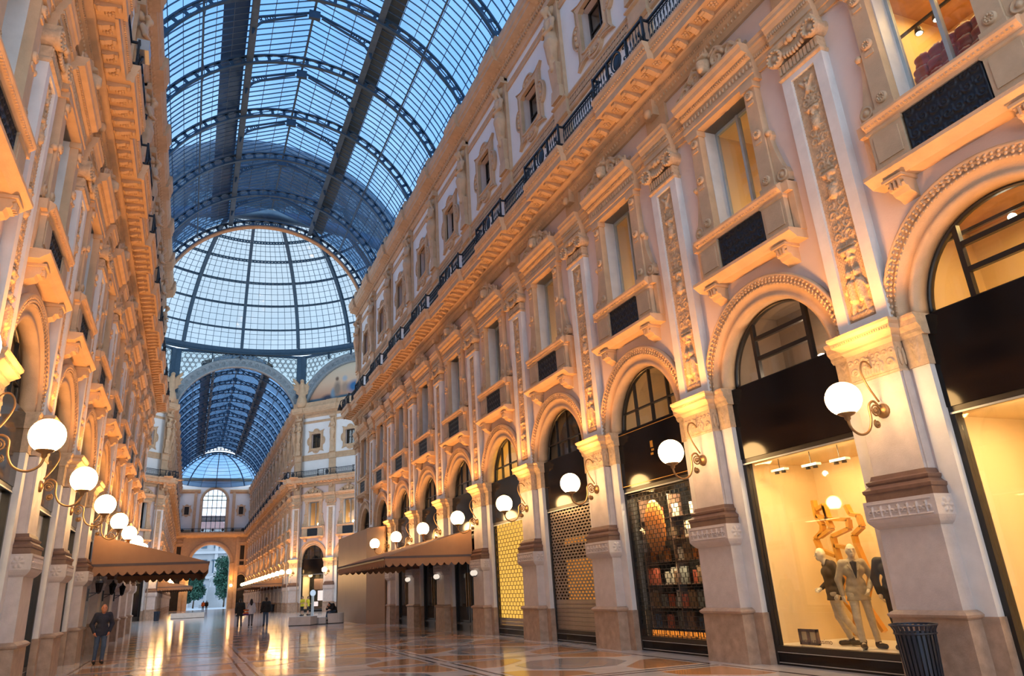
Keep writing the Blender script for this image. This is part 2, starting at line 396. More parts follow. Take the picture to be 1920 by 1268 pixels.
for s in (-1, 1):
    g = rs.mb(0, .9, 0, 0); V = np.concatenate(g.v); W = np.stack([s*(.681-V[:, 1]), -.17+V[:, 0]*s, V[:, 2]+2.54], 1); g.v = [W]; b.join(g)
spec(PIER, 'carved_band', b, 'pierstone', i_p)
b = MB(); b.stack([(.64, -.37, 2.84), (.64, -.37, 2.96), (.66, -.39, 2.98), (.665, -.395, 3.03), (.62, -.35, 3.06), (.58, -.31, 3.10), (.60, -.33, 3.13), (.605, -.335, 3.17), (.55, -.28, 3.20), (.53, -.26, 3.27)], .1)
spec(PIER, 'base_moulding', b, 'brown', i_p)
r = Relief(1.0, .5, 90, 46)
r.cap((0, .05), (0, .42), .03, .02); r.rosette((0, .30), .09, 7)
for s in (.14, .28, .42): r.leaf((s*.4, .04), PI/2-.7*s, .30, .035); r.spiral((s+.02, .33), .055, 1.1, .02, .012, PI, -1)
r.spiral((.16, .14), .09, 1.2, .025, .012, PI, -1); r.spiral((.36, .14), .08, 1.2, .022, .012, 0, 1)
b = MB(); b.stack([(.515, -.245, 4.93), (.515, -.245, 4.97), (.495, -.225, 4.99), (.50, -.23, 5.47)], .1); b.join(r.mb(-.229, 1.3, 0, 4.98))
for s in (-1, 1):
    for k in range(3): b.smooth(); b.sphere((s*.505, -.14+.1*k, 5.2), .09, 6, 5, (.35, .5, 1.9)); b.smooth(False)
spec(PIER, 'capital_frieze', b, 'carved', i_p)
b = MB(); b.stack([(.50, -.23, 5.46), (.53, -.26, 5.50), (.55, -.28, 5.53), (.55, -.28, 5.57), (.62, -.36, 5.64), (.64, -.40, 5.66), (.64, -.40, 5.74), (.68, -.44, 5.79), (.68, -.44, 5.84)], .1)
for k in range(26): b.box(-.63+k*.05, -.605+k*.05, -.415, -.39, 5.675, 5.70)
spec(PIER, 'impost', b, 'stone', i_p)
# ---- upper pilaster with carved panel and ionic capital
b = MB()
for s in (-1, 1): b.box(*sorted((s*.31, s*.545)), -.20, .02, 5.84, 11.75)
b.box(-.31, .31, -.20, .02, 5.84, 6.05); b.box(-.31, .31, -.20, .02, 11.60, 11.75); b.box(-.31, .31, -.13, .02, 6.05, 11.6)
i_u = spec(PIER, 'pilaster', b, 'marble')
r = Relief(.62, 5.55, 44, 380); H = r
H.cap((0, .1), (0, 5.4), .014)
for z in (.10,):                                             # putti and base at the bottom
    H.cap((-.2, z), (.2, z), .07); H.spiral((.16, z+.14), .09, 1.2, .035, .02, PI, -1); H.leaf((.04, z+.1), .9, .22, .05)
for s in (-1, 1):
    H.cap((s*.1, .42), (s*.09, .72), .085, .10, .11, False); H.cap((s*.09, .92), (s*.09, .95), .075, .07, .10, False)
    H.cap((s*.13, .78), (s*.23, .60), .04, .03, .06, False); H.cap((s*.05, .78), (0, .98), .035, .03, .06, False); H.cap((s*.12, .42), (s*.16, .18), .055, .04, .07, False)
def vase(z, w):
    H.cap((-w, z+.14), (w, z+.14), .06, None, .08); H.cap((0, z), (0, z+.1), .03, .07, .08); H.cap((-w*.6, z), (w*.6, z), .03, None, .05); H.cap((-w*1.15, z+.24), (w*1.15, z+.24), .025, None, .05)
    H.spiral((w+.06, z+.24), .06, 1.1, .025, .014, -PI/2, 1)
def scrolls(z, k=1.0):
    H.spiral((.14, z), .11*k, 1.3, .032, .014, PI*1.2, -1); H.spiral((.13, z+.24*k), .09*k, 1.3, .028, .014, PI*.8, 1); H.leaf((.02, z-.05), 1.2, .26*k, .035); H.leaf((.03, z+.1), .5, .2*k, .03); H.rosette((.14, z), .045, 5, True)
def mask(z):
    H.cap((0, z), (0, z+.1), .085, .10, .10); H.cap((-.05, z+.2), (.05, z+.2), .06, None, .06); H.leaf((.08, z+.14), .9, .2, .03); H.leaf((.08, z), -.4, .17, .03)
vase(1.25, .12); scrolls(1.72); scrolls(2.2, .9); mask(2.62); vase(2.95, .10); scrolls(3.35); H.rosette((0, 3.55), .08); scrolls(3.9, .9); mask(4.22); vase(4.5, .09); scrolls(4.85, .8)
H.cap((0, 5.08), (0, 5.26), .06, .04, .07); H.cap((0, 5.36), (0, 5.37), .045, None, .06); H.cap((.03, 5.2), (.17, 5.38), .04, .025, .05, True); H.cap((.03, 5.1), (.12, 4.98), .035, .02, .04, True)
H.H += .012*(np.sin(H.X*95)*np.sin(H.Z*80) > .55)
spec(PIER, 'relief_panel', r.mb(-.131, .95, 0, 6.05), 'carved', i_u)
b = MB(); b.stack([(.55, -.21, 11.72), (.58, -.25, 11.76), (.58, -.25, 11.80), (.55, -.21, 11.84), (.54, -.205, 11.86), (.54, -.205, 12.10)], .02)
for k in range(11): b.box(-.52+k*.1, -.46+k*.1, -.235, -.2, 11.87, 12.08)
b.smooth()
for s in (-1, 1):
    x = s*.50
    for R0, dep in ((.21, .33), ): b.lathe([(.001, -dep), (R0*.32, -dep), (R0*.36, -dep+.03), (R0*.62, -dep+.03), (R0*.66, -dep-.01), (R0*.97, -dep-.01), (R0, -dep+.03), (R0*.82, -.14), (R0*.9, -.03), (R0, .02)], 20, (x, 0, 12.30), axis='y')
    for k in range(12):
        a = 2*PI*k/12; b.sphere((x+.17*math.cos(a), -.35, 12.30+.17*math.sin(a)), .03, 6, 4)
for k in range(7): b.sphere((-.24+k*.08, -.28, 12.20-.05*math.cos((k-3)*.5)), .05, 6, 5, (.8, 1, 1.5))
b.smooth(False); b.box(-.42, .42, -.26, .02, 12.24, 12.46); b.px([(-.24, 12.44), (-.30, 12.46), (-.33, 12.54), (-.33, 12.58), (.02, 12.58), (.02, 12.44)], -.60, .60)
b.smooth(); b.sphere((0, -.30, 12.46), .09, 8, 6); [b.sphere((s*.12, -.29, 12.46), .07, 6, 5) for s in (-1, 1)]
spec(PIER, 'ionic_capital', b, 'carved', i_u)
ENT = lambda o: [(.02, 12.58), (o, 12.58), (o, 12.72), (o-.03, 12.73), (o-.03, 12.86), (o-.06, 12.89), (o-.06, 13.0), (o-.10, 13.04), (o-.13, 13.14), (o-.17, 13.18), (o-.17, 13.26), (o-.20, 13.33), (.02, 13.33)]
b = MB(); b.px(ENT(-.22), -.60, .60)
for k in range(20): b.box(-.58+k*.06, -.545+k*.06, -.31, -.27, 12.91, 12.98)
spec(PIER, 'entablature_block', b, 'stone')
b = MB(); b.box(-.45, .45, -.09, .02, 13.33, 14.3); b.box(-.2, .2, -.3, .02, 13.95, 14.45); b.smooth(); b.sphere((0, -.32, 14.05), .13, 8, 6, (1, .9, 1.2))
spec(PIER, 'frieze_block', b, 'stone')
# ---- main cornice: projecting over pilasters, set back between
def cornice(o, x0, x1):
    b = MB()
    b.px([(.02, 14.20), (-.08, 14.20), (-.12, 14.26), (-.16, 14.30), (-.20, 14.42), (-.26, 14.45), (-.26, 14.55), (-.42, 14.58), (-.46, 14.62), (-.46, 14.72), (.02, 14.72)], x0, x1)
    b.px([(.02, 14.72), (o+.16, 14.72), (o+.16, 14.68), (o+.08, 14.68), (o+.08, 14.88), (o+.05, 14.93), (o+.04, 15.06), (o, 15.12), (o-.02, 15.18), (o-.02, 15.26), (.02, 15.26)], x0, x1)
    n = int((x1-x0)/.075)
    for k in range(n): b.box(x0+(k+.2)*(x1-x0)/n, x0+(k+.7)*(x1-x0)/n, -.285, -.24, 14.46, 14.53)
    b.smooth(); n = int((x1-x0)/.13)
    for k in range(n): b.sphere((x0+(k+.5)*(x1-x0)/n, -.17, 14.35), .05, 6, 4, (.85, .8, 1.2))
    b.smooth(False); n = int((x1-x0)/.08)
    for k in range(n): b.box(x0+(k+.2)*(x1-x0)/n, x0+(k+.7)*(x1-x0)/n, o-.0, o+.06, 15.0, 15.06)
    return b
CO, CI, CHW = -1.22, -1.02, 1.36
i_c = spec(PIER, 'cornice', cornice(CO, -CHW, CHW), 'stone')
def modillion(o):
    b = MB(); y0 = -.47; y1 = o+.18; L = y0-y1
    b.px([(y0, 14.72), (y0, 14.60), (y0-L*.3, 14.58), (y0-L*.75, 14.64), (y1, 14.62), (y1, 14.72)], -.075, .075)
    b.smooth(); b.lathe([(.05, -.085), (.06, 0), (.05, .085)], 8, (0, y0-L*.15, 14.61), axis='x'); b.lathe([(.035, -.085), (.045, 0), (.035, .085)], 8, (0, y1+.06, 14.64), axis='x')
    ym = (y0+y1)/2; b.sphere((.26, ym, 14.70), .05, 8, 4, (1, 1, .9))
    for k in range(6): b.sphere((.26+.085*math.cos(k*PI/3), ym+.085*math.sin(k*PI/3), 14.715), .05, 6, 4, (1, 1, .7))
    return b
for x in (-1.1, -.58, -.06, .46, .98): spec(PIER, 'modillion', modillion(CO), 'stone', i_c, (x, 0, 0)) if x == -1.1 else PIER.append(('modillion', PIER[-1][1], i_c, (x, 0, 0)))
b = MB(); b.px([(.02, 15.26), (CI+.1, 15.26), (CI+.1, 15.30), (.02, 15.30)], -BAY/2, BAY/2)
spec(PIER, 'balcony_slab', b, 'stone')
# ---- attic pilaster and top cornice
b = MB(); b.box(-.46, .46, -.14, .02, 15.3, 17.35); b.stack([(.46, -.16, 17.35), (.52, -.24, 17.42), (.52, -.24, 17.5), (.47, -.18, 17.55), (.47, -.18, 18.02), (.52, -.26, 18.08), (.52, -.26, 18.14), (.40, -.16, 18.2)], .02)
b.box(-.40, .40, -.14, .02, 18.2, 22.9); b.frus((-.34, .34, -.34, -.1), 18.2, (-.30, .30, -.30, -.1), 18.75); b.frus((-.22, .22, -.30, -.1), 18.75, (-.30, .30, -.36, -.1), 19.75)
b.box(-.44, .44, -.34, .02, 22.55, 22.68); b.box(-.40, .40, -.3, .02, 22.68, 22.9)
spec(PIER, 'attic_pilaster', b, 'stone')
def topcornice(o, x0, x1):
    b = MB(); b.px([(.02, 22.85), (-.10, 22.85), (-.12, 22.95), (-.20, 23.05), (-.22, 23.2), (-.30, 23.3), (o+.12, 23.42), (o+.12, 23.55), (o+.04, 23.62), (o+.04, 23.8), (o, 23.86), (o-.02, 23.98), (o-.02, 24.1), (o+.25, 24.16), (o+.25, 24.75), (.02, 24.75)], x0, x1)
    n = int((x1-x0)/.16)
    for k in range(n): b.box(x0+(k+.25)*(x1-x0)/n, x0+(k+.75)*(x1-x0)/n, -.29, -.2, 23.06, 23.2)
    n = int((x1-x0)/.3)
    for k in range(n): b.frus((x0+(k+.2)*(x1-x0)/n, x0+(k+.7)*(x1-x0)/n, -.33, -.24), 23.28, (x0+(k+.2)*(x1-x0)/n, x0+(k+.7)*(x1-x0)/n, o+.13, -.24), 23.5)
    return b
spec(PIER, 'top_cornice', topcornice(-.86, -.75, .75), 'stone')

# ---- bay parts
jb = MB(); jb.box(RA, 1.93, -.02, .36, 0, 5.0)
b = MB(); b.join(jb); spec(BAYP, 'arch_jamb', b, 'marble')
b = MB(); b.join(jb, np.diag([-1, 1, 1])); b.f = [q[::-1] for q in b.f]; spec(BAYP, 'arch_jamb', b, 'marble')
r = Relief(.36, .45, 30, 40); r.cap((0, .02), (0, .4), .02); [r.leaf((.01, .05+.1*k), 1.0-.12*k, .2, .025) for k in range(4)]
b = MB()
for s in (-1, 1):
    b.box(*sorted((s*1.57, s*1.95)), -.05, .36, .0, 1.0); b.cm = 1
    b.box(*sorted((s*1.575, s*1.95)), -.05, .36, 4.95, 5.48); b.join(r.mb(-.051, .9, s*1.76, 5.0), mi=1)
    x0, x1 = sorted((s*1.53, s*1.99)); b.px([(.36, 5.47), (-.05, 5.47), (-.09, 5.53), (-.09, 5.58), (-.16, 5.66), (-.16, 5.75), (-.2, 5.8), (-.2, 5.84), (.36, 5.84)], x0, x1); b.cm = 0
spec(BAYP, 'jamb_capital', b, ['base', 'carved'])
b = MB().smooth(); b.arc([(RA-.03, .36), (RA-.03, -.04), (RA+.06, -.06), (RA+.08, -.02), (RA+.22, -.05), (RA+.24, -.10), (RA+.30, -.12), (RA+.32, -.08), (RA+.42, -.14), (RO-.02, -.17), (RO+.02, -.13), (RO, 0)], 0, ZS, 0, PI, 40)
for k in range(58):
    a = PI*(k+.5)/58; c, s_ = math.cos(a), math.sin(a); b.sphere((c*(RA+.27), -.115, ZS+s_*(RA+.27)), .022, 5, 4)
    for rr_ in (.08, .15): b.sphere((c*(RO-rr_), -.145, ZS+s_*(RO-rr_)), .034, 5, 4, (1, .45, 1))
spec(BAYP, 'archivolt', b, 'stone')
# balcony-like window base
b = MB(); b.px([(.02, 8.20), (-.30, 8.20), (-.36, 8.25), (-.44, 8.30), (-.48, 8.33), (-.48, 8.40), (.02, 8.42)], -1.58, 1.58)
i_s = spec(BAYP, 'window_shelf', b, 'stone')
cb = MB(); cb.px([(.02, 8.20), (-.36, 8.20), (-.36, 8.12), (-.31, 8.09), (-.33, 8.04), (-.30, 7.98), (-.24, 7.97), (-.20, 7.90), (-.08, 7.86), (.02, 7.78)], -.16, .16); cb.px([(.02, 8.20), (-.40, 8.20), (-.40, 8.15), (.02, 8.13)], -.20, .20); [cb.box(x-.015, x+.015, -.37, -.2, 7.98, 8.12) for x in (-.08, .0, .08)]
m_cb = cb.mesh('corbel', 'stone')
for s in (-1, 1): BAYP.append(('corbel', m_cb, i_s, (s*1.12, 0, 0)))
b = MB(); b.stack([(.36, -.30, 8.40), (.36, -.30, 8.50), (.33, -.27, 8.53), (.33, -.27, 9.22), (.36, -.30, 9.25), (.36, -.30, 9.30)], .02); b.box(-.25, .25, -.29, -.26, 8.62, 9.14)
for s in (-1, 1):
    q_ = MB(); q_.join(b); q_.box(*sorted((s*.36, s*.52)), -.16, .02, 8.4, 9.3); spec(BAYP, 'pedestal', q_, 'stone', i_s, (s*1.08, 0, 0))
b = MB(); b.px([(.42, 9.28), (-.28, 9.28), (-.31, 9.34), (-.38, 9.40), (-.40, 9.44), (-.40, 9.49), (-.30, 9.56), (.42, 9.58)], -1.42, 1.42)
for s in (-1, 1): b.box(*sorted((s*1.40, s*1.60)), -.28, .02, 9.30, 9.52)
for k in range(36): b.box(-1.38+k*.0768, -1.345+k*.0768, -.375, -.33, 9.355, 9.395)
spec(BAYP, 'window_sill', b, 'stone', i_s)
def rose(b, x, z, y, R=.11):
    b.smooth(); b.lathe([(.001, y-.02), (R*.25, y-.045), (R*.42, y-.02), (R*.8, y-.05), (R, y-.03), (R*1.02, y+.02)], 14, (x, 0, z), axis='y'); [b.sphere((x+R*.55*math.cos(k*PI/4), y-.035, z+R*.55*math.sin(k*PI/4)), R*.24, 5, 4) for k in range(8)]; b.smooth(False)
b = MB(); b.frus((-.19, .19, -.20, .02), 9.58, (-.165, .165, -.18, .02), 12.4); b.box(-.22, .22, -.24, .02, 9.58, 9.70); b.box(-.2, .2, -.24, .02, 12.25, 12.4)
for z in (9.86, 11.05, 12.1): rose(b, 0, z, -.20); b.box(-.09, .09, -.215, -.17, z-.24, z-.15)
m_wj = b.mesh('window_jamb', 'stone')
for s in (-1, 1): BAYP.append(('window_jamb', m_wj, None, (s*1.01, 0, 0)))
def console(s):
    b = MB(); prof = [(.19, 9.60), (.55, 9.60), (.56, 9.78), (.52, 9.92), (.44, 10.0), (.38, 10.2), (.31, 10.5), (.27, 10.75), (.33, 10.85), (.30, 10.98), (.22, 11.0), (.19, 10.95)]
    P = [(s*x, z) for x, z in prof]
    b.py(P if s > 0 else P[::-1], -.14, .02); b.smooth(); b.lathe([(.001, -.19), (.05, -.19), (.055, -.16), (.1, -.16), (.11, -.18), (.14, -.17), (.14, .0)], 14, (s*.40, 0, 9.78), axis='y'); b.sphere((s*.27, -.14, 10.92), .08, 8, 6); return b
for s in (-1, 1): spec(BAYP, 'scroll_console', console(s), 'stone', None, (s*1.01, 0, 0))
b = MB(); b.px([(.42, 12.4), (-.22, 12.4), (-.22, 12.52), (-.25, 12.54), (-.25, 12.64), (-.21, 12.66), (-.21, 12.92), (-.28, 12.97), (-.30, 13.05), (-.45, 13.10), (-.47, 13.2), (-.52, 13.27), (-.52, 13.33), (.02, 13.33)], -1.30, 1.30)
for k in range(40): b.box(-1.28+k*.0648, -1.245+k*.0648, -.33, -.27, 12.985, 13.04)
b.smooth()
for k in range(22): b.sphere((-1.25+k*.119, -.22, 12.79), .05, 6, 4, (.9, .5, 1.5))
spec(BAYP, 'window_entablature', b, 'stone')
r = Relief(2.5, .95, 150, 56)
r.spiral((.42, .28), .22, 1.5, .06, .03, PI*.1, 1); r.spiral((.86, .17), .14, 1.4, .045, .02, PI*.2, 1); r.path([(.2, .52), (.42, .60), (.65, .42), (.9, .36), (1.08, .12), (1.2, .08)], .05, .04)
r.cap((0, .25), (0, .40), .14, .15, .20); r.cap((-.1, .62), (.1, .62), .07, None, .12); r.leaf((.05, .6), 1.0, .28, .06); r.leaf((.02, .65), 1.5, .25, .05); r.leaf((.15, .1), .4, .28, .05); r.cap((-1.2, .03), (1.2, .03), .05)
r.spiral((1.16, .14), .08, 1.2, .035, .02, PI, -1); r.rosette((.42, .28), .1, 6, True); r.rosette((.86, .17), .07, 6, True)
keep = r.H > .004
g = r.mb(0, 1.0, 0, 13.33); fv = np.array(g.f); kv = keep.ravel(); fm = kv[fv].any(1)
g2 = MB().smooth(); V = np.concatenate(g.v); V[:, 1] = V[:, 1]*1.3-.34; g2.add(V, fv[fm].tolist()); V2 = V.copy(); V2[:, 1] = -.16; g2.add(V2, fv[fm][:, ::-1].tolist())
spec(BAYP, 'pediment', g2, 'carved')
b = MB(); b.px(ENT(-.06), -1.9, 1.9)
for s in (-1, 1):
    for k in range(9): b.box(*sorted((s*(1.35+k*.06), s*(1.385+k*.06))), -.15, -.1, 12.91, 12.98)
spec(BAYP, 'entablature', b, 'stone')
i_c = spec(BAYP, 'cornice', cornice(CI, -BAY/2+CHW, BAY/2-CHW), 'stone')
spec(BAYP, 'modillion', modillion(CI), 'stone', i_c, (-.88, 0, 0))
for x in (-.36, .16, .68): BAYP.append(('modillion', BAYP[-1][1], i_c, (x, 0, 0)))
spec(BAYP, 'top_cornice', topcornice(-.70, -BAY/2+.75, BAY/2-.75), 'stone')
b = MB(); b.px([(.02, 17.45), (-.10, 17.45), (-.12, 17.5), (-.08, 17.55), (-.08, 18.0), (-.13, 18.05), (-.13, 18.12), (.02, 18.16)], -2.02, 2.02)
for k in range(24):                        # running key pattern
    x = -1.96+k*.165
    for x0, x1, z0, z1 in ((0, .13, .33, .37), (0, .03, .10, .37), (0, .10, .10, .14), (.07, .10, .10, .26), (.10, .13, .33, .37)): b.box(x+x0, x+x1, -.095, -.07, 17.55+z0, 17.55+z1)
spec(BAYP, 'key_band', b, 'stone')
b = MB(); b.px([(.02, 22.12), (-.05, 22.12), (-.08, 22.18), (-.05, 22.36), (-.08, 22.40), (.02, 22.42)], -2.08, 2.08)
for k in range(50): b.box(-2.05+k*.082, -2.01+k*.082, -.075, -.05, 22.22, 22.32)
spec(BAYP, 'string_course', b, 'stone')
# attic window surround: eared, lobed frame
def lobed(dx, dz, R, ear, hw=.70, hh=.9, n=12):
    """outline of the lobed surround (x,z about the centre)"""
    P = []
    def lobe(cx, cz, rx, rz, a0, a1): P.extend([(cx+rx*math.cos(a0+(a1-a0)*i/n), cz+rz*math.sin(a0+(a1-a0)*i/n)) for i in range(n+1)])
    X, Z = hw+dx, hh+dz
    lobe(X, 0, R*.62, R*1.0, -PI/2, PI/2); P.append((X, Z-.12)); P.append((X+ear, Z+ear*.9)); P.append((X-.28, Z))
    lobe(0, Z, R*.85, R*.62, 0, PI); P.append((-X+.28, Z)); P.append((-X-ear, Z+ear*.9)); P.append((-X, Z-.12))
    lobe(-X, 0, R*.62, R*1.0, PI/2, PI*1.5); P.append((-X, -Z+.12)); P.append((-X-ear, -Z-ear*.9)); P.append((-X+.28, -Z))
    lobe(0, -Z, R*.85, R*.62, PI, 2*PI); P.append((X-.28, -Z)); P.append((X+ear, -Z-ear*.9)); P.append((X, -Z+.12))
    return P
def ringstrip(b, O, I, y0, y1, zc):
    n = len(O); v = [(x, y0, z+zc) for x, z in O]+[(x, y1, z+zc) for x, z in I]
    b.add(v, [(i, (i+1) % n, n+(i+1) % n, n+i) for i in range(n)])
O0 = lobed(.30, .32, .52, .17); O1 = lobed(.25, .27, .48, .13); O2 = lobed(.20, .22, .42, .09); O3 = lobed(.10, .12, .36, .03)
IN = []
for x, z in O0:
    t = max(abs(x)/.70, abs(z)/.9); IN.append((x/t, z/t))
b = MB(); zc = 19.8
ringstrip(b, O0, O0, 0, -.12, zc); ringstrip(b, O0, O1, -.12, -.13, zc); ringstrip(b, O1, O1, -.13, -.08, zc); ringstrip(b, O1, O2, -.08, -.08, zc); ringstrip(b, O2, O2, -.08, -.12, zc); ringstrip(b, O2, O3, -.12, -.10, zc); ringstrip(b, O3, IN, -.10, -.10, zc)
ringstrip(b, [(x*1.14, z*1.11) for x, z in IN], [(x*1.10, z*1.08) for x, z in IN], -.10, -.15, zc); ringstrip(b, [(x*1.10, z*1.08) for x, z in IN], IN, -.15, -.14, zc); ringstrip(b, IN, IN, -.14, .05, zc)
b.smooth()
for (x, z) in O2[::2]: b.sphere((x*.93, -.11, zc+z*.93), .045, 5, 4, (1, .7, 1))
for s in (-1, 1):
    for t in (-.25, 0, .25): b.sphere((s*1.05, -.11, zc+t), .09, 6, 5, (1, .6, 1)); b.sphere((t*1.3, -.11, zc+s*1.26), .09, 6, 5, (1, .6, 1))
spec(BAYP, 'attic_window_surround', b, 'stone')

# ---- windows (own objects): upper window, its iron grille, attic window, arch glazing
def upper_window():
    L = []
    b = MB(); 
    for x0, x1, z0, z1 in ((-.82, -.76, 9.58, 12.4), (.76, .82, 9.58, 12.4), (-.82, .82, 9.58, 9.66), (-.82, .82, 12.32, 12.4)): b.box(x0, x1, .34, .42, z0, z1)
    spec(L, 'window_frame', b, 'winframe'); b = MB(); b.box(-.035, .035, .32, .42, 9.6, 12.4); spec(L, 'mullion', b, 'winframe')
    b = MB(); b.box(-.36, .36, .375, .385, 9.66, 12.32); m = b.mesh('pane', 'glass')
    for s in (-1, 1): L.append(('pane', m, None, (s*.40, 0, 0)))
    return L
UPWIN = upper_window()
r = Relief(1.42, .86, 100, 60)
for i in range(7):
    for j in range(4):
        x = -.6+i*.2; z = .12+j*.23; r.spiral((x, z), .09, 1.4, .022, .014, (i+j) % 2*PI, 1 if (i+j) % 2 else -1, False, 14); r.cap((x+.1, z), (x+.1, z+.1), .014)
for z in (.02, .84): r.cap((-.7, z), (.7, z), .02)
for x in (-.69, .69): r.cap((x, 0), (x, .86), .02)
b = MB(); b.join(r.mb(-.225, 1.3, 0, 8.43)); b.box(-.72, .72, -.222, .0, 8.42, 9.30)
M_GRILLE = b.mesh('iron_grille', 'iron')
def attic_window():
    L = []; b = MB()
    for x0, x1, z0, z1 in ((-.70, -.62, 18.9, 20.7), (.62, .70, 18.9, 20.7), (-.7, .7, 18.9, 18.98), (-.7, .7, 20.62, 20.7), (-.7, .7, 19.75, 19.8)): b.box(x0, x1, .28, .36, z0, z1)
    spec(L, 'window_frame', b, 'frame'); b = MB(); b.box(-.03, .03, .27, .36, 18.9, 20.7); spec(L, 'mullion', b, 'frame')
    b = MB(); b.box(-.3, .3, .32, .33, 18.98, 20.62); m = b.mesh('pane', 'glass')
    for s in (-1, 1): L.append(('pane', m, None, (s*.32, 0, 0)))
    return L
ATWIN = attic_window()
def arch_window(style):
    L = []; b = MB(); b.smooth(); b.arc([(RA-.005, .28), (RA-.07, .28), (RA-.07, .40), (RA-.005, .40)], 0, ZS, 0, PI, 32); b.smooth(False); b.box(-RA, RA, .28, .40, ZS-.02, ZS+.06)
    spec(L, 'arch_frame', b, 'frame'); z = lambda x: ZS+math.sqrt(max((RA-.05)**2-x*x, 0)); w = .045 if style == 'H' else .022
    xs = (-.78, .78) if style == 'H' else (-.78, 0, .78)
    for x in xs: b = MB(); b.box(x-w, x+w, .29, .39, ZS, z(x)); spec(L, 'glazing_bar', b, 'frame')
    for zz, x0, x1 in (((ZS+.52, -.78, .78), (ZS+.98, -.78, .78)) if style == 'H' else ((ZS+.55, -1.45, 1.45),)): b = MB(); b.box(x0, x1, .295, .385, zz-w, zz+w); spec(L, 'glazing_bar', b, 'frame')
    xs = (-RA+.06,)+tuple(xs)+(RA-.06,)
    for a, c in zip(xs[:-1], xs[1:]):
        P = [(a, ZS+.05), (c, ZS+.05)]+[(c+(a-c)*i/8, z(c+(a-c)*i/8)) for i in range(9)]
        b = MB(); b.py(P, .33, .34); spec(L, 'pane', b, 'glass')
    return L
AWH, AWG = arch_window('H'), arch_window('G')

# ---- placing
def place(parts, root, x=0.0, base=None):
    made = []
    for name, me, par, off in parts:
        o = bpy.data.objects.new(name, me); COL.objects.link(o); made.append(o)
        if par is None: o.parent = root; o.location = (x+off[0], off[1], off[2])
        else: o.parent = made[par]; o.location = off
    return made
def joined(specs):
    """one mesh of many parts for bays too far away to tell the pieces apart"""
    names = []; out = MB()
    for name, me, par, off in specs:
        o = np.array(off, float)
        v = np.empty(len(me.vertices)*3); me.vertices.foreach_get('co', v); v = v.reshape(-1, 3)+o
        ids = []
        for m in me.materials:
            if m.name not in names: names.append(m.name)
            ids.append(names.index(m.name))
        st = out.n; out.v.append(v); out.n += len(v)
        for p in me.polygons: out.f.append(tuple(i+st for i in p.vertices)); out.m.append(ids[p.material_index]); out.s.append(p.use_smooth)
    return out, names
# ------------------------------------------------------------------ the two near facades
YB = [1.43+5*k for k in range(11)]        # bay centres along the gallery
YP = [-1.07+5*k for k in range(12)]       # pilasters
WB = wall_bay()
def wall_root(name, xs, loc, rz, label):
    m = MB()
    for x in xs: m.join(WB, off=(x, 0, 0))
    return obj(name, m, ['plaster', 'white', 'marble'], None, loc, rz, kind='structure', label=label, category='wall')
FAR_BAY, FAR_N = joined(BAYP); FAR_PIER, FAR_PN = joined(PIER)
M_FB = FAR_BAY.mesh('facade_bay', FAR_N); M_FP = FAR_PIER.mesh('facade_pier', FAR_PN)
wall_right = wall_root('wall_right', [-y for y in YB], (WX, 0, 0), -PI/2, 'long ornate arcaded facade on the right of the gallery')
wall_left = wall_root('wall_left', YB, (-WX, 0, 0), PI/2, 'steeply foreshortened arcaded facade on the left of the gallery')
for wall, sg, d0, d1 in ((wall_right, -1, 4, 43), (wall_left, 1, 9, 39)):
    for y in YB:
        if d0 < y < d1: place(BAYP, wall, sg*y)
        else: link('facade_bay', M_FB, wall, (sg*y, 0, 0))
    for y in YP:
        if d0-1 < y < d1+1: place(PIER, wall, sg*y)
        else: link('facade_pier', M_FP, wall, (sg*y, 0, 0))
# thick outer mass of the buildings above and behind the facades keeps the daylight to the glass roof
def mass(name, x0, x1, y0, y1, z0, z1, label): return obj(name, MB().box(x0, x1, y0, y1, z0, z1), 'plaster', None, kind='structure', label=label, category='wall')
b = MB(); b.box(WX+4.2, WX+4.5, -6, 54, 0, 24.6); b.box(WX, WX+4.5, -6, 54, 24.3, 24.6); b.box(WX+.4, WX+4.5, 53.9, 54.2, 0, 24.6); b.box(WX+.4, WX+4.5, -6, -5.8, 0, 24.6)
obj('wall_outer_right', b, 'plaster', None, kind='structure', label='back shell of the right-hand building behind its shops', category='wall')
b = MB(); b.box(-WX-4.5, -WX-4.2, -6, 54, 0, 24.6); b.box(-WX-4.5, -WX, -6, 54, 24.3, 24.6); b.box(-WX-4.5, -WX-.4, 53.9, 54.2, 0, 24.6); b.box(-WX-4.5, -WX-.4, -6, -5.8, 0, 24.6)
obj('wall_outer_left', b, 'plaster', None, kind='structure', label='back shell of the left-hand building behind its shops', category='wall')

# ---- rooms behind the openings: five-sided boxes
def room(parent, name, x, w, y0, y1, z0, z1, m_wall, m_floor=None, m_ceil=None):
    b = MB()
    b.mi(0); b.add([(x-w, y0, z0), (x-w, y1, z0), (x-w, y1, z1), (x-w, y0, z1)], [(0, 1, 2, 3)]); b.add([(x+w, y0, z0), (x+w, y1, z0), (x+w, y1, z1), (x+w, y0, z1)], [(3, 2, 1, 0)])
    b.add([(x-w, y1, z0), (x+w, y1, z0), (x+w, y1, z1), (x-w, y1, z1)], [(0, 1, 2, 3)])
    b.mi(1); b.add([(x-w, y0, z0), (x+w, y0, z0), (x+w, y1, z0), (x-w, y1, z0)], [(0, 1, 2, 3)])
    b.mi(2); b.add([(x-w, y0, z1), (x+w, y0, z1), (x+w, y1, z1), (x-w, y1, z1)], [(3, 2, 1, 0)])
    return obj(name, b, [m_wall, m_floor or m_wall, m_ceil or m_wall], parent)
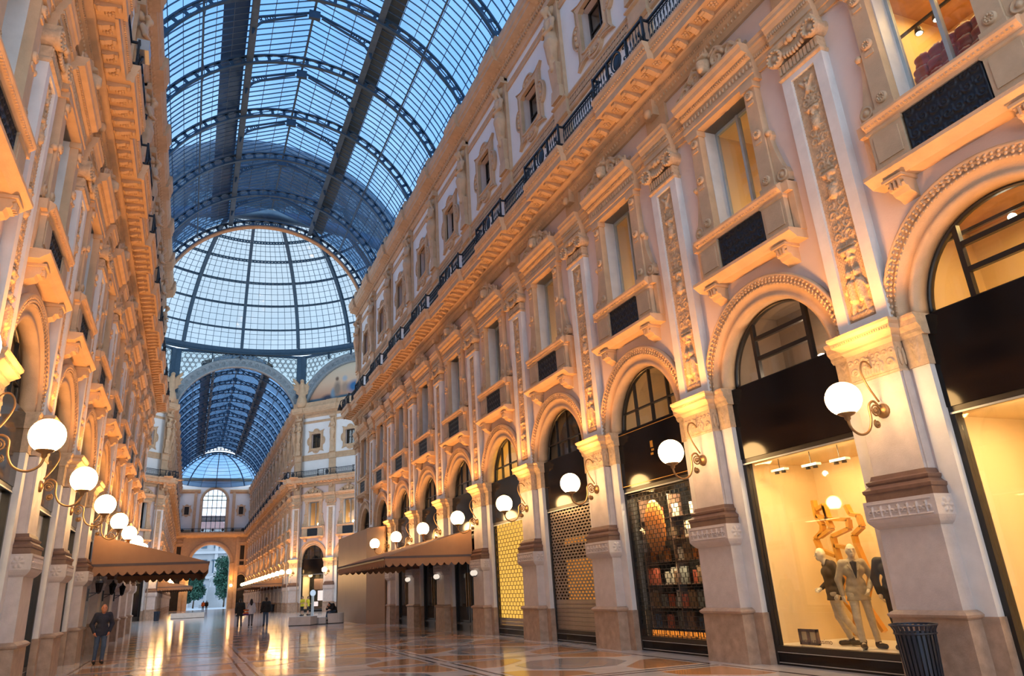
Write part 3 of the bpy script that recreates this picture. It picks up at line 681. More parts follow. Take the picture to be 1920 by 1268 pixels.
emat('roomglow_strong', (1.0, .62, .24), 60.0); emat('roomglow_mid', (1.0, .62, .30), 42.0); emat('roomglow_yellow', (1.0, .60, .10), 230.0); emat('roomglow_low', (1.0, .74, .5), 30.0); emat('roomglow_arch', (1.0, .70, .44), 130.0)
M_CL = {}
def add_glow_ball(parent, x, y, z, m, r=.16):  # unseen glowing ball added low behind the sill to brighten the room
    if m not in M_CL: bb = MB(); bb.smooth(); bb.sphere((0, 0, 0), r, 12, 8); M_CL[m] = bb.mesh('hidden_glow_ball', m)
    return link('hidden_glow_ball', M_CL[m], parent, (x, y, z))
WIN_N = [0]
def window(kind_parts, wall, x, label, grille=False, roomspec=None):
    WIN_N[0] += 1
    t = Matrix.Translation(wall.location) @ Matrix.Rotation(wall.rotation_euler.z, 4, 'Z') @ Vector((x, 0, 0))
    e = empty('window_%d' % WIN_N[0], (t.x, t.y, 0), wall.rotation_euler.z, None, kind='structure', label=label, category='window')
    place(kind_parts, e)
    if grille: link('iron_grille', M_GRILLE, e, label='black openwork iron panel under the window')
    if roomspec:
        w, z0, z1, dep, mt, lm = roomspec
        room(e, 'lit_room' if lm else 'dark_room', 0, w, .43, dep, z0, z1, mt)
        if lm: add_glow_ball(e, .0, dep*.62, z0+.34, lm, .13)
    return e
UP_R = {6.43: None, 11.43: ('cream', 'roomglow_strong'), 16.43: ('cream', 'roomglow_mid'), 21.43: ('cream', 'roomglow_mid'), 26.43: ('dimroom', 'roomglow_mid'), 31.43: ('dimroom', 'roomglow_low')}
for wall, sg, side, d0 in ((wall_right, -1, 'right', 4), (wall_left, 1, 'left', 9)):
    n = 0
    for y in YB:
        if y < d0: continue
        w_ = ORD[n]; n += 1
        if sg < 0: rs = UP_R.get(y, ('darkroom', None))
        else: rs = ('dimroom', 'roomglow_low') if n % 3 else ('darkroom', None)
        window(UPWIN, wall, sg*y, '%s tall first-floor window with iron grille on the %s facade, counted from the camera' % (w_, side), True, (1.0, 9.5, 12.5, 2.4, rs[0], rs[1]) if rs else None)
        window(ATWIN, wall, sg*y, '%s small square attic window in a lobed surround on the %s facade' % (w_, side), False, (.8, 18.8, 20.8, 1.6, 'dimroom', None))
        if sg < 0: st = AWH if y < 12 else AWG; ar = {6.43: None, 11.43: ('dimroom', 'roomglow_arch'), 16.43: ('cream', 'roomglow_low'), 21.43: ('darkroom', None), 26.43: ('cream', 'roomglow_yellow')}.get(y, ('dimroom', 'roomglow_low'))
        else: st = AWG; ar = ('dimroom', 'roomglow_low')
        if ar: window(st, wall, sg*y, '%s round-arched shop window on the %s facade' % (w_, side), False, (1.95, 5.84, 7.9, 2.3, ar[0], ar[1]))
        else: window(st, wall, sg*y, '%s round-arched shop window on the %s facade' % (w_, side))

# ---- caryatid figures on the attic pilasters
def caryatid():
    c = lambda a, b, r0, r1=None: ('c', np.array(a, float), np.array(b, float), r0, r0 if r1 is None else r1)
    P = [('e', (0.03, -.48, 22.18), (.13, .15, .17)), c((0, -.36, 21.85), (.02, -.44, 22.08), .09), c((-.22, -.3, 21.72), (.22, -.3, 21.72), .13), c((0, -.28, 21.7), (0, -.26, 21.1), .22, .19),
         c((-.30, -.3, 21.70), (-.36, -.42, 21.3), .095, .08), c((-.36, -.42, 21.3), (.02, -.56, 21.38), .08, .065), c((.30, -.3, 21.70), (.36, -.4, 21.25), .095, .08), c((.36, -.4, 21.25), (-.06, -.55, 21.18), .075, .06),
         c((0, -.26, 21.1), (.03, -.28, 20.7), .25, .30), c((.05, -.3, 20.7), (.0, -.28, 20.1), .29, .21), c((-.2, -.36, 21.0), (.22, -.46, 20.75), .08, .09), c((-.22, -.38, 20.85), (.2, -.42, 20.45), .07, .08), c((.2, -.42, 20.7), (.16, -.38, 20.0), .08, .06), c((-.2, -.38, 20.6), (-.14, -.36, 19.95), .08, .06), c((0, -.44, 20.4), (.04, -.40, 19.8), .09, .06),
         c((0, -.26, 20.1), (0, -.26, 19.6), .2, .16), c((0, -.2, 22.3), (0, -.1, 22.4), .14, .2), c((-.12, -.42, 22.28), (.16, -.42, 22.28), .1), c((.14, -.38, 22.2), (.22, -.3, 21.85), .07, .05)]
    return sdf_mesh(P, .035, .05)
M_CARY = caryatid().mesh('caryatid_statue', 'stone')
def wpos(wall, x, y=0.0):
    v = Matrix.Translation(wall.location) @ Matrix.Rotation(wall.rotation_euler.z, 4, 'Z') @ Vector((x, y, 0)); return (v.x, v.y, v.z)
for wall, sg, side in ((wall_right, -1, 'right'), (wall_left, 1, 'left')):
    n = 0
    for y in YP:
        if y < 8: continue
        link('caryatid_statue', M_CARY, None, wpos(wall, sg*y), wall.rotation_euler.z, label='%s stone half-figure statue along the attic of the %s facade' % (ORD[n], side), category='statue', group='attic statues'); n += 1

# ---- balcony railings of wrought iron
def rail_recess():
    b = MB(); y = CI+.10; h0, h1 = 15.28, 16.06; hw = BAY/2-CHW+.02
    b.box(-hw, hw, y-.03, y+.03, h1-.06, h1); b.box(-hw, hw, y-.02, y+.02, h0+.05, h0+.09); b.box(-hw, hw, y-.015, y+.015, h1-.17, h1-.14); n = 17
    for k in range(n+1):
        x = -hw+2*hw*k/n; b.smooth(); b.tube([(x, y, h0+.05), (x, y, h0+.3), (x, y, h0+.42), (x, y, h0+.54), (x, y, h1-.05)], [.012, .012, .028, .012, .012], 5); b.smooth(False)
        if k < n: b.smooth(); b.sphere((x+hw/n, y, h0+.19), .05, 5, 4, (.8, .3, 1.3)); b.tube([(x, y, h1-.28), (x+hw/n, y, h1-.18), (x+2*hw/n, y, h1-.28)], .011, 4); b.smooth(False)
    return b
def rail_front():
    b = MB(); y = CO+.10; h0, h1 = 15.28, 16.06; hw = CHW-.03
    b.box(-hw, hw, y-.035, y+.035, h1-.06, h1); b.box(-hw, hw, y-.02, y+.02, h0+.04, h0+.09)
    for s in (-1, 1): b.box(*sorted((s*hw, s*(hw-.05))), y, CI+.16, h1-.06, h1); b.box(*sorted((s*hw, s*(hw-.05))), y, CI+.16, h0+.04, h0+.09); b.box(s*hw-.03, s*hw+.03, y-.03, y+.03, h0, h1+.04)
    for x in (-.5, .5): b.box(x-.025, x+.025, y-.03, y+.03, h0, h1)
    b.smooth(); b.tube([(.24*math.cos(a), y-.03, 15.66+.30*math.sin(a)) for a in np.linspace(0, 2*PI, 17)[:-1]], .03, 5, closed=True); b.sphere((0, y, 15.66), .2, 10, 7, (1, .18, 1.3))
    for s in (-1, 1):
        for k in range(6): x = s*(.58+k*.145); b.tube([(x, y, h0), (x, y, h0+.28), (x, y, h0+.4), (x, y, h0+.52), (x, y, h1)], [.012, .012, .028, .012, .012], 5); b.sphere((x+s*.07, y, h0+.19), .05, 5, 4, (.8, .3, 1.3))
        for zc in (15.48, 15.84): b.tube([(s*.38+.08*(1-.12*i)*math.cos(i*.9), y, zc+.08*(1-.12*i)*math.sin(i*.9)) for i in range(8)], .016, 4)
        b.tube([(s*1.25, y-.02, h0+.05), (s*1.32, y-.1, h0+.16), (s*1.28, y-.12, h0+.28), (s*1.2, y-.06, h0+.24)], .03, 5)
    return b
M_RR = rail_recess().mesh('baluster_panel', 'iron'); M_RF = rail_front().mesh('medallion_panel', 'iron')
def railing(wall, xb, xp, label):
    e = empty('balcony_railing', tuple(wall.location), wall.rotation_euler.z, None, label=label, category='railing')
    for x in xb: link('baluster_panel', M_RR, e, (x, 0, 0))
    for x in xp: link('medallion_panel', M_RF, e, (x, 0, 0))
    return e
railing(wall_right, [-y for y in YB], [-y for y in YP], 'black wrought iron balcony railing running along the right facade')
railing(wall_left, YB, YP, 'black wrought iron balcony railing high on the left facade')

# ---- globe wall lamps
def lamp_proto():
    e = empty('wall_lamp', (0, 0, 0))
    b = MB().smooth(); b.lathe([(.001, -.30), (.05, -.30), (.07, -.28), (.12, -.27), (.13, -.24), (.13, -.2)], 14, (0, 0, 4.34), axis='y'); obj('wall_plate', b, 'bronze', e)
    def cr(pts, n=6):
        P = np.array(pts, float); P = np.vstack([2*P[0]-P[1], P, 2*P[-1]-P[-2]]); out = []
        for i in range(1, len(P)-2):
            for t in np.linspace(0, 1, n, endpoint=False):
                a, b_, c, d = P[i-1:i+3]; out.append(.5*((2*b_)+(c-a)*t+(2*a-5*b_+4*c-d)*t*t+(3*b_-a-3*c+d)*t**3))
        out.append(P[-2]); return [(0, p[0], p[1]) for p in out]
    b = MB().smooth(); b.tube(cr([(-.26, 4.34), (-.40, 4.50), (-.54, 4.42), (-.56, 4.18), (-.66, 3.98), (-.86, 3.90), (-1.04, 3.98), (-1.10, 4.12), (-1.10, 4.2)]), .022, 7)
    arm = obj('bracket_arm', b, 'bronze', e)
    b = MB().smooth()
    b.tube(cr([(-.28, 4.5), (-.46, 4.78), (-.54, 5.02), (-.48, 5.2), (-.36, 5.22), (-.27, 5.12)]), .018, 6)
    obj('upper_stay', b, 'bronze', e)
    b = MB().smooth()
    for (cy, cz, R, st) in ((-.40, 4.33, .12, 0), (-.44, 4.10, .075, 2)): b.tube([(0, cy+R*(1-.8*i/20)*math.cos(st+i*.62), cz+R*(1-.8*i/20)*math.sin(st+i*.62)) for i in range(21)], .016, 6); b.sphere((0, cy, cz), .035, 8, 6)
    obj('scroll', b, 'bronze', arm)
    b = MB().smooth(); b.lathe([(.02, 4.12), (.05, 4.16), (.05, 4.2), (.12, 4.23), (.15, 4.26), (.14, 4.30), (.05, 4.30)], 16, (0, -1.10, 0)); cup = obj('globe_cup', b, 'bronze', e)
    b = MB().smooth(); b.sphere((0, -1.10, 4.51), .29, 24, 14); obj('glass_globe', b, 'globe', cup, label='glowing white glass globe')
    return e
spot = bpy.data.lights.new('soffit_fill_spot', 'SPOT'); spot.energy = SOFFIT_FILL; spot.color = SOFFIT_FILL_COL; spot.spot_size = math.radians(128); spot.spot_blend = 1.0; spot.shadow_soft_size = .25  # extra uplight added above each globe to warm soffits and undersides
LAMP0 = lamp_proto(); LAMP_SRC = [(c.name, c.data, c.get('label'), [(g.name, g.data, g.get('label')) for g in c.children]) for c in LAMP0.children]
LUSED = [False]
def wall_lamp(pos, rz, label, light=True, group='globe wall lamps'):
    if not LUSED[0]: LUSED[0] = True; e = LAMP0; e.location = pos; e.rotation_euler = (0, 0, rz)
    else:
        e = LAMP0.copy(); COL.objects.link(e); e.location = pos; e.rotation_euler = (0, 0, rz)
        for nm, me, lb, sub_ in LAMP_SRC:
            c = bpy.data.objects.new(nm.split('.')[0], me); COL.objects.link(c); c.parent = e
            if lb: c['label'] = lb
            for n2_, m2_, l2_ in sub_:
                g = bpy.data.objects.new(n2_.split('.')[0], m2_); COL.objects.link(g); g.parent = c
                if l2_: g['label'] = l2_
    e['label'] = label; e['category'] = 'lamp'; e['group'] = group
    if light:
        L = bpy.data.objects.new('soffit_fill_spot', spot); COL.objects.link(L); L.parent = e; L.location = (0, -1.10, 4.92); L.rotation_euler = (PI, 0, 0)
    return e
n = 0
for y in YP:
    if y < 3 or y > 44: continue
    wall_lamp(wpos(wall_right, -y), -PI/2, ('%s glowing globe lamp on a scrolled bracket along the right facade' % ORD[n-1]) if n else 'nearest globe lamp on the right facade, beyond the picture edge'); n += 1
n = 0
for y in YP:
    if y < 8: continue
    wall_lamp(wpos(wall_left, y), PI/2, ('%s glowing globe lamp on a scrolled bracket along the left facade' % ORD[n-1]) if n else 'nearest globe lamp on the left facade, beyond the picture edge'); n += 1
# ------------------------------------------------------------------ floor
def floor_mat(name, col, col2, rough=.13, scale=1.2):
    m = mat(name, col, rough, .1, scale, 0, 10, 0, .55, .25, col2, 8.0)
    n = m.node_tree.nodes; l = m.node_tree.links; b = n['Principled BSDF']; tc = n['Texture Coordinate'] if 'Texture Coordinate' in n else n.new('ShaderNodeTexCoord')
    nz = n.new('ShaderNodeTexNoise'); nz.inputs['Scale'].default_value = .9; nz.inputs['Detail'].default_value = 2
    bp = n.new('ShaderNodeBump'); bp.inputs['Strength'].default_value = .06; bp.inputs['Distance'].default_value = .05
    l.new(tc.outputs['Object'], nz.inputs['Vector']); l.new(nz.outputs['Fac'], bp.inputs['Height']); l.new(bp.outputs[0], b.inputs['Normal']); l.new(bp.outputs[0], b.inputs['Coat Normal'])
    return m
floor_mat('fl_white', (.82, .76, .72), (.66, .60, .57)); floor_mat('fl_tan', (.64, .32, .14), (.52, .25, .11)); floor_mat('fl_grey', (.34, .37, .39), (.22, .25, .27)); floor_mat('fl_dark', (.09, .05, .045), (.06, .035, .03)); floor_mat('fl_rose', (.58, .42, .34), (.45, .31, .25))
OC, OA = 72.9, 18.5                        # octagon centre and apothem
oh = OA*math.tan(PI/8)
b = MB(); pts = [(OA*x/math.cos(0), y) for x, y in ()]
b.add([(-11.8, -8, 0), (11.8, -8, 0), (11.8, 54.4, 0), (-11.8, 54.4, 0)], [(0, 1, 2, 3)])
oct_ = [(oh, OC-OA), (OA, OC-oh), (OA, OC+oh), (oh, OC+OA), (-oh, OC+OA), (-OA, OC+oh), (-OA, OC-oh), (-oh, OC-OA)]
b.add([(x*1.05, OC+(y-OC)*1.0, 0) for x, y in oct_], [tuple(range(8))])
b.add([(-9.4, 91.4, 0), (9.4, 91.4, 0), (9.4, 170, 0), (-9.4, 170, 0)], [(0, 1, 2, 3)])
floor = obj('floor', b, 'fl_white', None, kind='structure', label='polished marble floor of the gallery with inlaid geometric panels', category='floor')
def flat(pts, z1, z0=0.0): return MB().pz(pts, z0, z1)
MX, MY = 4.6, 5.0
cut = 1.28
T = {}
def corner(sx, sy):
    P = [(2.0, .55), (2.0, 2.15), (.55, 2.15), (.55, cut+.25), (cut+.25, .55)]; P = [(sx*x, sy*y) for x, y in P]; return P if sx*sy > 0 else P[::-1]
T['tan'] = [flat(corner(sx, sy), .004).mesh('tan_marble_panel', 'fl_tan') for sx in (-1, 1) for sy in (-1, 1)]
oc8 = lambda R, sx=1.0, sy=1.0: [(R*sx*math.cos(PI/8+k*PI/4), R*sy*math.sin(PI/8+k*PI/4)) for k in range(8)]
T['oct'] = flat(oc8(1.3), .004).mesh('grey_marble_octagon', 'fl_grey'); T['ros'] = flat(oc8(.95, .9, 1.05), .007, .004).mesh('rose_marble_inlay', 'fl_rose'); T['dia'] = flat([(.5, 0), (0, .62), (-.5, 0), (0, -.62)], .010, .007).mesh('grey_marble_diamond', 'fl_grey')
T['sx'] = flat([(-.035, -2.3), (.035, -2.3), (.035, 2.3), (-.035, 2.3)], .004).mesh('dark_marble_strip', 'fl_dark'); T['sy'] = flat([(-2.1, -.035), (2.1, -.035), (2.1, .035), (-2.1, .035)], .004).mesh('dark_marble_strip', 'fl_dark')
T['cx'] = flat([(-.2, -.45), (.2, -.45), (.2, .45), (-.2, .45)], .004).mesh('tan_marble_panel', 'fl_tan'); T['cy'] = flat([(-.45, -.2), (.45, -.2), (.45, .2), (-.45, .2)], .004).mesh('tan_marble_panel', 'fl_tan')
for y in YB:
    if y < 5: continue
    for i in (-1, 0, 1):
        c = (i*MX, y, 0)
        if y < 48 or i == 0:
            for m in T['tan']: link('tan_marble_panel', m, floor, c)
        link('grey_marble_octagon', T['oct'], floor, c); link('rose_marble_inlay', T['ros'], floor, c)
        if y < 40: link('grey_marble_diamond', T['dia'], floor, c)
        if y < 35:
            for s in (-1, 1): link('dark_marble_strip', T['sx'], floor, (c[0]+s*2.16, y, 0)); link('dark_marble_strip', T['sy'], floor, (c[0], y+s*2.36, 0))

# ------------------------------------------------------------------ glass vaults
VC, RI, RX, RG = 22.0, 7.95, 8.50, 8.62
TM, TL = math.radians(72.6), math.asin(3.2/RG)
NB, NA = 11, 8                             # glazing divisions along / round
def vrib(heavy=False):
    b = MB(); a0, a1 = math.radians(17), math.radians(163)
    k = 2.2 if heavy else 1.0
    b.arc([(RI, -.09*k), (RI+.09, -.09*k), (RI+.09, .09*k), (RI, .09*k)], 0, VC, a0, a1, 56); b.arc([(RX-.09, -.07*k), (RX, -.07*k), (RX, .07*k), (RX-.09, .07*k)], 0, VC, a0, a1, 56)
    n = 30
    for i in range(n+1):
        a = a0+(a1-a0)*i/n; w = math.radians(.6)
        b.arc([(RI+.09, -.03), (RX-.09, -.03), (RX-.09, .03), (RI+.09, .03)], 0, VC, a-w, a+w, 1)
        for r0, r1 in ((RI+.09, RI+.15), (RX-.15, RX-.09)): b.arc([(r0, -.03), (r1, -.03), (r1, .03), (r0, .03)], 0, VC, a-2.2*w, a+2.2*w, 1)
    for s in (-1, 1): b.box(*sorted((s*6.75, s*7.55)), -.2, .2, 24.35, 24.6); b.box(*sorted((s*7.2, s*7.65)), -.12, .12, 24.5, 25.1)
    return b
def gp(t, y, R=RG): return (R*math.sin(t), y, VC+R*math.cos(t))
def vbars():
    b = MB()
    for s in (-1, 1):
        for j in range(1, NB):
            y = BAY*j/NB
            for i in range(10): b.bar(gp(s*(TL+(TM-TL)*i/10), y), gp(s*(TL+(TM-TL)*(i+1)/10), y), .035, .06)
        for i in range(NA+1):
            t = s*(TL+(TM-TL)*i/NA); b.bar(gp(t, 0), gp(t, BAY), .03 if i % 5 else .04, .03)
        t = s*math.radians(41); b.smooth(); b.tube([gp(t, 0, 8.3), gp(t, BAY, 8.3)], .055, 6, False); b.tube([gp(t, 0, 8.1), gp(t, BAY*.3, 8.33), gp(t, BAY*.7, 8.33), gp(t, BAY, 8.1)], .02, 5, False); b.smooth(False)
        b.bar((s*3.2, 0, 29.9), (s*3.2, BAY, 29.9), .10, .55); b.bar((s*3.2, 0, 30.45), (s*3.2, BAY, 30.45), .12, .12); b.bar((s*3.05, 0, 29.62), (s*3.05, BAY, 29.62), .3, .05)
        for j in range(NB+1): b.bar((s*3.2, BAY*j/NB, 30.45), (0, BAY*j/NB, 31.75), .035, .06)
        for x in (.95, 2.05): b.bar((s*x, 0, 31.75-x*1.3/3.2), (s*x, BAY, 31.75-x*1.3/3.2), .035, .05)
    b.bar((0, 0, 31.75), (0, BAY, 31.75), .12, .14); return b
def vtruss():
    b = MB(); y = BAY/2
    for s in (-1, 1):
        P = [(s*3.12, y, 29.25), (s*3.02, y, 29.65), (s*2.75, y, 30.05), (s*2.3, y, 30.35), (s*1.5, y, 30.72), (s*.4, y, 31.25)]
        for p, q in zip(P[:-1], P[1:]): b.bar(p, q, .10, .10)
        b.bar((s*3.15, y, 30.3), (0, y, 31.55), .09, .1); b.bar((s*3.12, y, 29.2), (s*3.12, y, 30.4), .09, .09); b.smooth()
        for cx, cz, R in ((2.90, 30.14, .17), (2.62, 30.34, .12), (2.98, 29.80, .10), (2.36, 30.48, .09), (2.1, 30.6, .07)): b.tube([(s*cx+R*math.cos(a), y, cz+R*math.sin(a)) for a in np.linspace(0, 2*PI, 11)[:-1]], .035, 4, closed=True)
        b.smooth(False)
    b.box(-.3, .3, y-.1, y+.1, 31.1, 31.6); return b
M_RIB = vrib().mesh('roof_rib', 'rooffe'); M_BARS = vbars().mesh('glazing_bars', 'roofbar'); M_TRUSS = vtruss().mesh('lantern_truss', 'rooffe')
M_END = vrib(True).mesh('end_rib', 'rooffe')
PANE = {}
for s in (-1, 1):
    for i in range(NA):
        t0, t1 = s*(TL+(TM-TL)*i/NA), s*(TL+(TM-TL)*(i+1)/NA); d = BAY/NB
        bb = MB(); bb.add([gp(t0, 0), gp(t1, 0), gp(t1, d), gp(t0, d)], [(0, 1, 2, 3)]); PANE[(s, i)] = bb.mesh('glass_pane', 'roofglass')
    for i, (xa, xb) in enumerate(((.0, .95), (.95, 2.05), (2.05, 3.2))):
        bb = MB(); f = lambda x: 31.77-x*1.3/3.2; bb.add([(s*xa, 0, f(xa)), (s*xb, 0, f(xb)), (s*xb, BAY/NB, f(xb)), (s*xa, BAY/NB, f(xa))], [(0, 1, 2, 3)]); PANE[(s, NA+i)] = bb.mesh('glass_pane', 'roofglass')
def vault(name, Y0, nb, label, single=0):
    r = MB()
    for s in (-1, 1): r.box(*sorted((s*7.3, s*8.6)), Y0, Y0+nb*BAY, 24.55, 24.75)
    root = obj(name, r, 'rooffe', None, kind='structure', label=label, category='roof')
    allp = []
    for k in range(nb):
        y = Y0+k*BAY
        if k: link('roof_rib', M_RIB, root, (0, y, 0))
        link('glazing_bars', M_BARS, root, (0, y, 0)); link('lantern_truss', M_TRUSS, root, (0, y, 0))
        for key, me in PANE.items():
            V = np.array([v.co for v in me.vertices])
            for j in range(NB): allp.append((key, y+j*BAY/NB, V))
    for y in (Y0, Y0+nb*BAY): link('end_rib', M_END, root, (0, y, 0))
    pick = set()
    if single:
        sz = []
        for n_, (key, y, V) in enumerate(allp):
            P = project(V+[0, y, 0])
            a = 0.0
            if P[:, 2].min() > 1:
                c = P[:, :2].mean(0)
                if 330 < c[0] < 930 and 0 < c[1] < 480 and c[1] < 640-(c[0]-640)*1.5:
                    x, z = P[:, 0], P[:, 1]; a = .5*abs(np.dot(x, np.roll(z, -1))-np.dot(z, np.roll(x, -1)))
            sz.append(a)
        pick = set(int(i) for i in np.argsort(sz)[::-1][:single])
    g = MB()
    for n_, (key, y, V) in enumerate(allp):
        if n_ in pick: link('glass_pane', PANE[key], root, (0, y, 0))
        else: g.add(V+[0, y, 0], [(0, 1, 2, 3)])
    obj('roof_glass', g, 'roofglass', root, kind='stuff')
    for s in (-1, 1):                      # boarded roof walkways outside the glass on each side of the lantern
        xo = 4.1 if s > 0 else 4.6; w = MB(); w._prism([(s*3.35, Y0, 30.35), (s*xo, Y0, 29.85), (s*xo, Y0, 29.95), (s*3.35, Y0, 30.45)], [(s*3.35, Y0+nb*BAY, 30.35), (s*xo, Y0+nb*BAY, 29.85), (s*xo, Y0+nb*BAY, 29.95), (s*3.35, Y0+nb*BAY, 30.45)]); obj('roof_walkway', w, 'tan' if s > 0 else 'walkblue', root)
    return root
vn = vault('ceiling', -6.07, 12, 'barrel vaulted iron and glass roof over the near gallery', 300)
vf = vault('ceiling_far', 91.9, 13, 'barrel vaulted iron and glass roof over the far gallery beyond the dome')
# gable glass closing the near lantern, stone edge of the end arch
b = MB(); b.arc([(7.84, -.22), (RI, -.22), (RI, .22), (7.84, .22)], 0, VC, math.radians(17), math.radians(163), 48); obj('arch_soffit', b, 'tan', vn, (0, 53.93, 0))
# ------------------------------------------------------------------ dome
DZ, DR = 28.3, 18.55
root = obj('ceiling_dome', MB().smooth().lathe([(18.05, 30.95), (18.05, 31.15), (18.35, 31.25), (18.35, 31.75), (18.6, 31.75), (18.6, 30.95), (18.05, 30.95)], 96, (0, OC, 0)), 'rooffe', None, kind='structure', label='great glass and iron dome over the crossing', category='dome')
ELS = [math.radians(e) for e in (10.6, 18.4, 28.0, 37.1, 46.1, 54.2, 62.5, 71.0)]
b = MB()
b.arc([(18.05, -.19), (18.15, -.19), (18.15, .19), (18.05, .19)], 0, DZ, ELS[0], math.radians(84), 40); b.arc([(18.46, -.14), (18.56, -.14), (18.56, .14), (18.46, .14)], 0, DZ, ELS[0], math.radians(84), 40)
for i in range(60):
    a = ELS[0]+(math.radians(84)-ELS[0])*i/60; a2 = a+math.radians(1.22)
    p = lambda r, y, t: (r*math.cos(t), y, DZ+r*math.sin(t))
    b.bar(p(18.1, -.16, a), p(18.1, .16, a2), .04, .04); b.bar(p(18.1, .16, a), p(18.1, -.16, a2), .04, .04); b.bar(p(18.1, -.16, a), p(18.5, -.12, a2), .04); b.bar(p(18.1, .16, a), p(18.5, .12, a2), .04)
m_dr = b.mesh('dome_rib', 'rooffe')
for k in range(16): link('dome_rib', m_dr, root, (0, OC, 0), k*PI/8)
for e in ELS[1:]:
    b = MB(); R, z = DR*math.cos(e), DZ+DR*math.sin(e); up = (0, 0, 1); n = 96
    for dr, dz in ((-.02, .0), (-.12-.22*math.cos(e), -.34*math.sin(e)-.10)):
        P = [((R+dr)*math.cos(2*PI*i/n), (R+dr)*math.sin(2*PI*i/n), z+dz) for i in range(n)]; b.smooth(); b.tube(P, .085, 5, closed=True); b.smooth(False)
    for i in range(0, n*2): a = 2*PI*i/(n*2); b.bar(((R-.02)*math.cos(a), (R-.02)*math.sin(a), z), ((R-.12-.22*math.cos(e))*math.cos(a), (R-.12-.22*math.cos(e))*math.sin(a), z-.34*math.sin(e)-.10), .20, .10)
    obj('dome_ring', b, 'rooffe', root, (0, OC, 0))
sp = lambda e, a, R=DR: (R*math.cos(e)*math.cos(a), R*math.cos(e)*math.sin(a), DZ+R*math.sin(e))
b = MB(); NC, NR = 8, 4
els = []
for e0, e1 in zip(ELS[:-1], ELS[1:]): els += [e0+(e1-e0)*i/NR for i in range(NR)]
els.append(ELS[-1])
for e0, e1 in zip(els[:-1], els[1:]):
    for j in range(1, NC): a = PI/8*j/NC; b.bar(sp(e0, a), sp(e1, a), .045, .05)
    for j in range(NC): b.bar(sp(e0, PI/8*j/NC), sp(e0, PI/8*(j+1)/NC), .04, .04)
m_db = b.mesh('dome_glazing_bars', 'roofbar')
for k in range(16): link('dome_glazing_bars', m_db, root, (0, OC, 0), k*PI/8)
DP = []
for i, (e0, e1) in enumerate(zip(els[:-1], els[1:])):
    row = []
    for j in range(NC):
        a0, a1 = PI/8*j/NC, PI/8*(j+1)/NC; row.append(np.array([sp(e0, a0, DR+.03), sp(e0, a1, DR+.03), sp(e1, a1, DR+.03), sp(e1, a0, DR+.03)]))
    DP.append(row)
cand = []
for k in range(16):
    c_, s_ = math.cos(k*PI/8), math.sin(k*PI/8); Rm = np.array([[c_, -s_, 0], [s_, c_, 0], [0, 0, 1]])
    for i in range(len(DP)):
        for j in range(NC):
            V = DP[i][j]@Rm.T+[0, OC, 0]; P = project(V); c = P[:, :2].mean(0); a = 0.
            if V[:, 1].mean() > OC and 312 < c[0] < 670 and 435 < c[1] < 660: a = abs(P[0, 0]-P[1, 0])*abs(P[0, 1]-P[2, 1])
            cand.append((a, k, i, j, V))
cand.sort(key=lambda t: -t[0]); g = MB(); pm = {}
for n_, (a, k, i, j, V) in enumerate(cand):
    if n_ < 300:
        if (i, j) not in pm: q = MB(); q.add(DP[i][j], [(0, 1, 2, 3)]); pm[(i, j)] = q.mesh('dome_pane', 'domeglass')
        link('dome_pane', pm[(i, j)], root, (0, OC, 0), k*PI/8)
    else: g.add(V, [(0, 1, 2, 3)])
obj('dome_glass', g, 'domeglass', root, kind='stuff')
obj('oculus', MB().smooth().lathe([(6.3, DZ+17.4), (6.0, DZ+17.55), (6.0, DZ+17.75), (4.2, DZ+18.05), (.01, DZ+18.6)], 48), 'rooffe', root, (0, OC, 0))

# ------------------------------------------------------------------ octagon: diagonal walls, arches, fan tracery
def hexrings(region, R=.30):
    """pierced tracery: rings of two sizes on a hexagonal grid inside region(x,z)"""
    b = MB(); b.smooth(); dx = 2.25*R; row = 0; z = 24.6
    while z < 31.2:
        x = -7.6+(row % 2)*dx/2
        while x < 7.7:
            if region(x, z, R): b.tube([(x+R*math.cos(a), 0, z+R*math.sin(a)) for a in np.linspace(0, 2*PI, 9)[:-1]], .045, 4, closed=True)
            for ddx, ddz in ((dx/2, R*.65), (dx/2, -R*.65)):
                if region(x+ddx, z+ddz, R*.35): b.tube([(x+ddx+R*.33*math.cos(a), 0, z+ddz+R*.33*math.sin(a)) for a in np.linspace(0, 2*PI, 7)[:-1]], .04, 4, closed=True)
            x += dx
        z += dx*.866; row += 1
    return b
reg = lambda x, z, R: abs(x)+R < 7.15 and z+R < 31.1 and math.hypot(x, z-VC) > 8.5+R
TRAC = hexrings(reg).mesh('fan_tracery', 'bluegrey')
gb = MB()
for s in (-1, 1):
    P = [(s*7.2, 31.1)]+[(s*8.45*math.cos(a), VC+8.45*math.sin(a)) for a in np.linspace(math.radians(32), math.radians(88), 14)]+[(0, 31.1)]
    P = [p for p in P if abs(p[0]) <= 7.21]
    gb.py(P if s > 0 else P[::-1], .06, .07)
M_FANG = gb.mesh('fan_glass', 'fanglass')
ab = MB().smooth(); ab.arc([(7.30, .5), (7.30, -.12), (7.42, -.18), (7.5, -.10), (8.22, -.10), (8.3, -.18), (8.45, -.14), (8.45, .5)], 0, VC, math.radians(16), math.radians(164), 60)
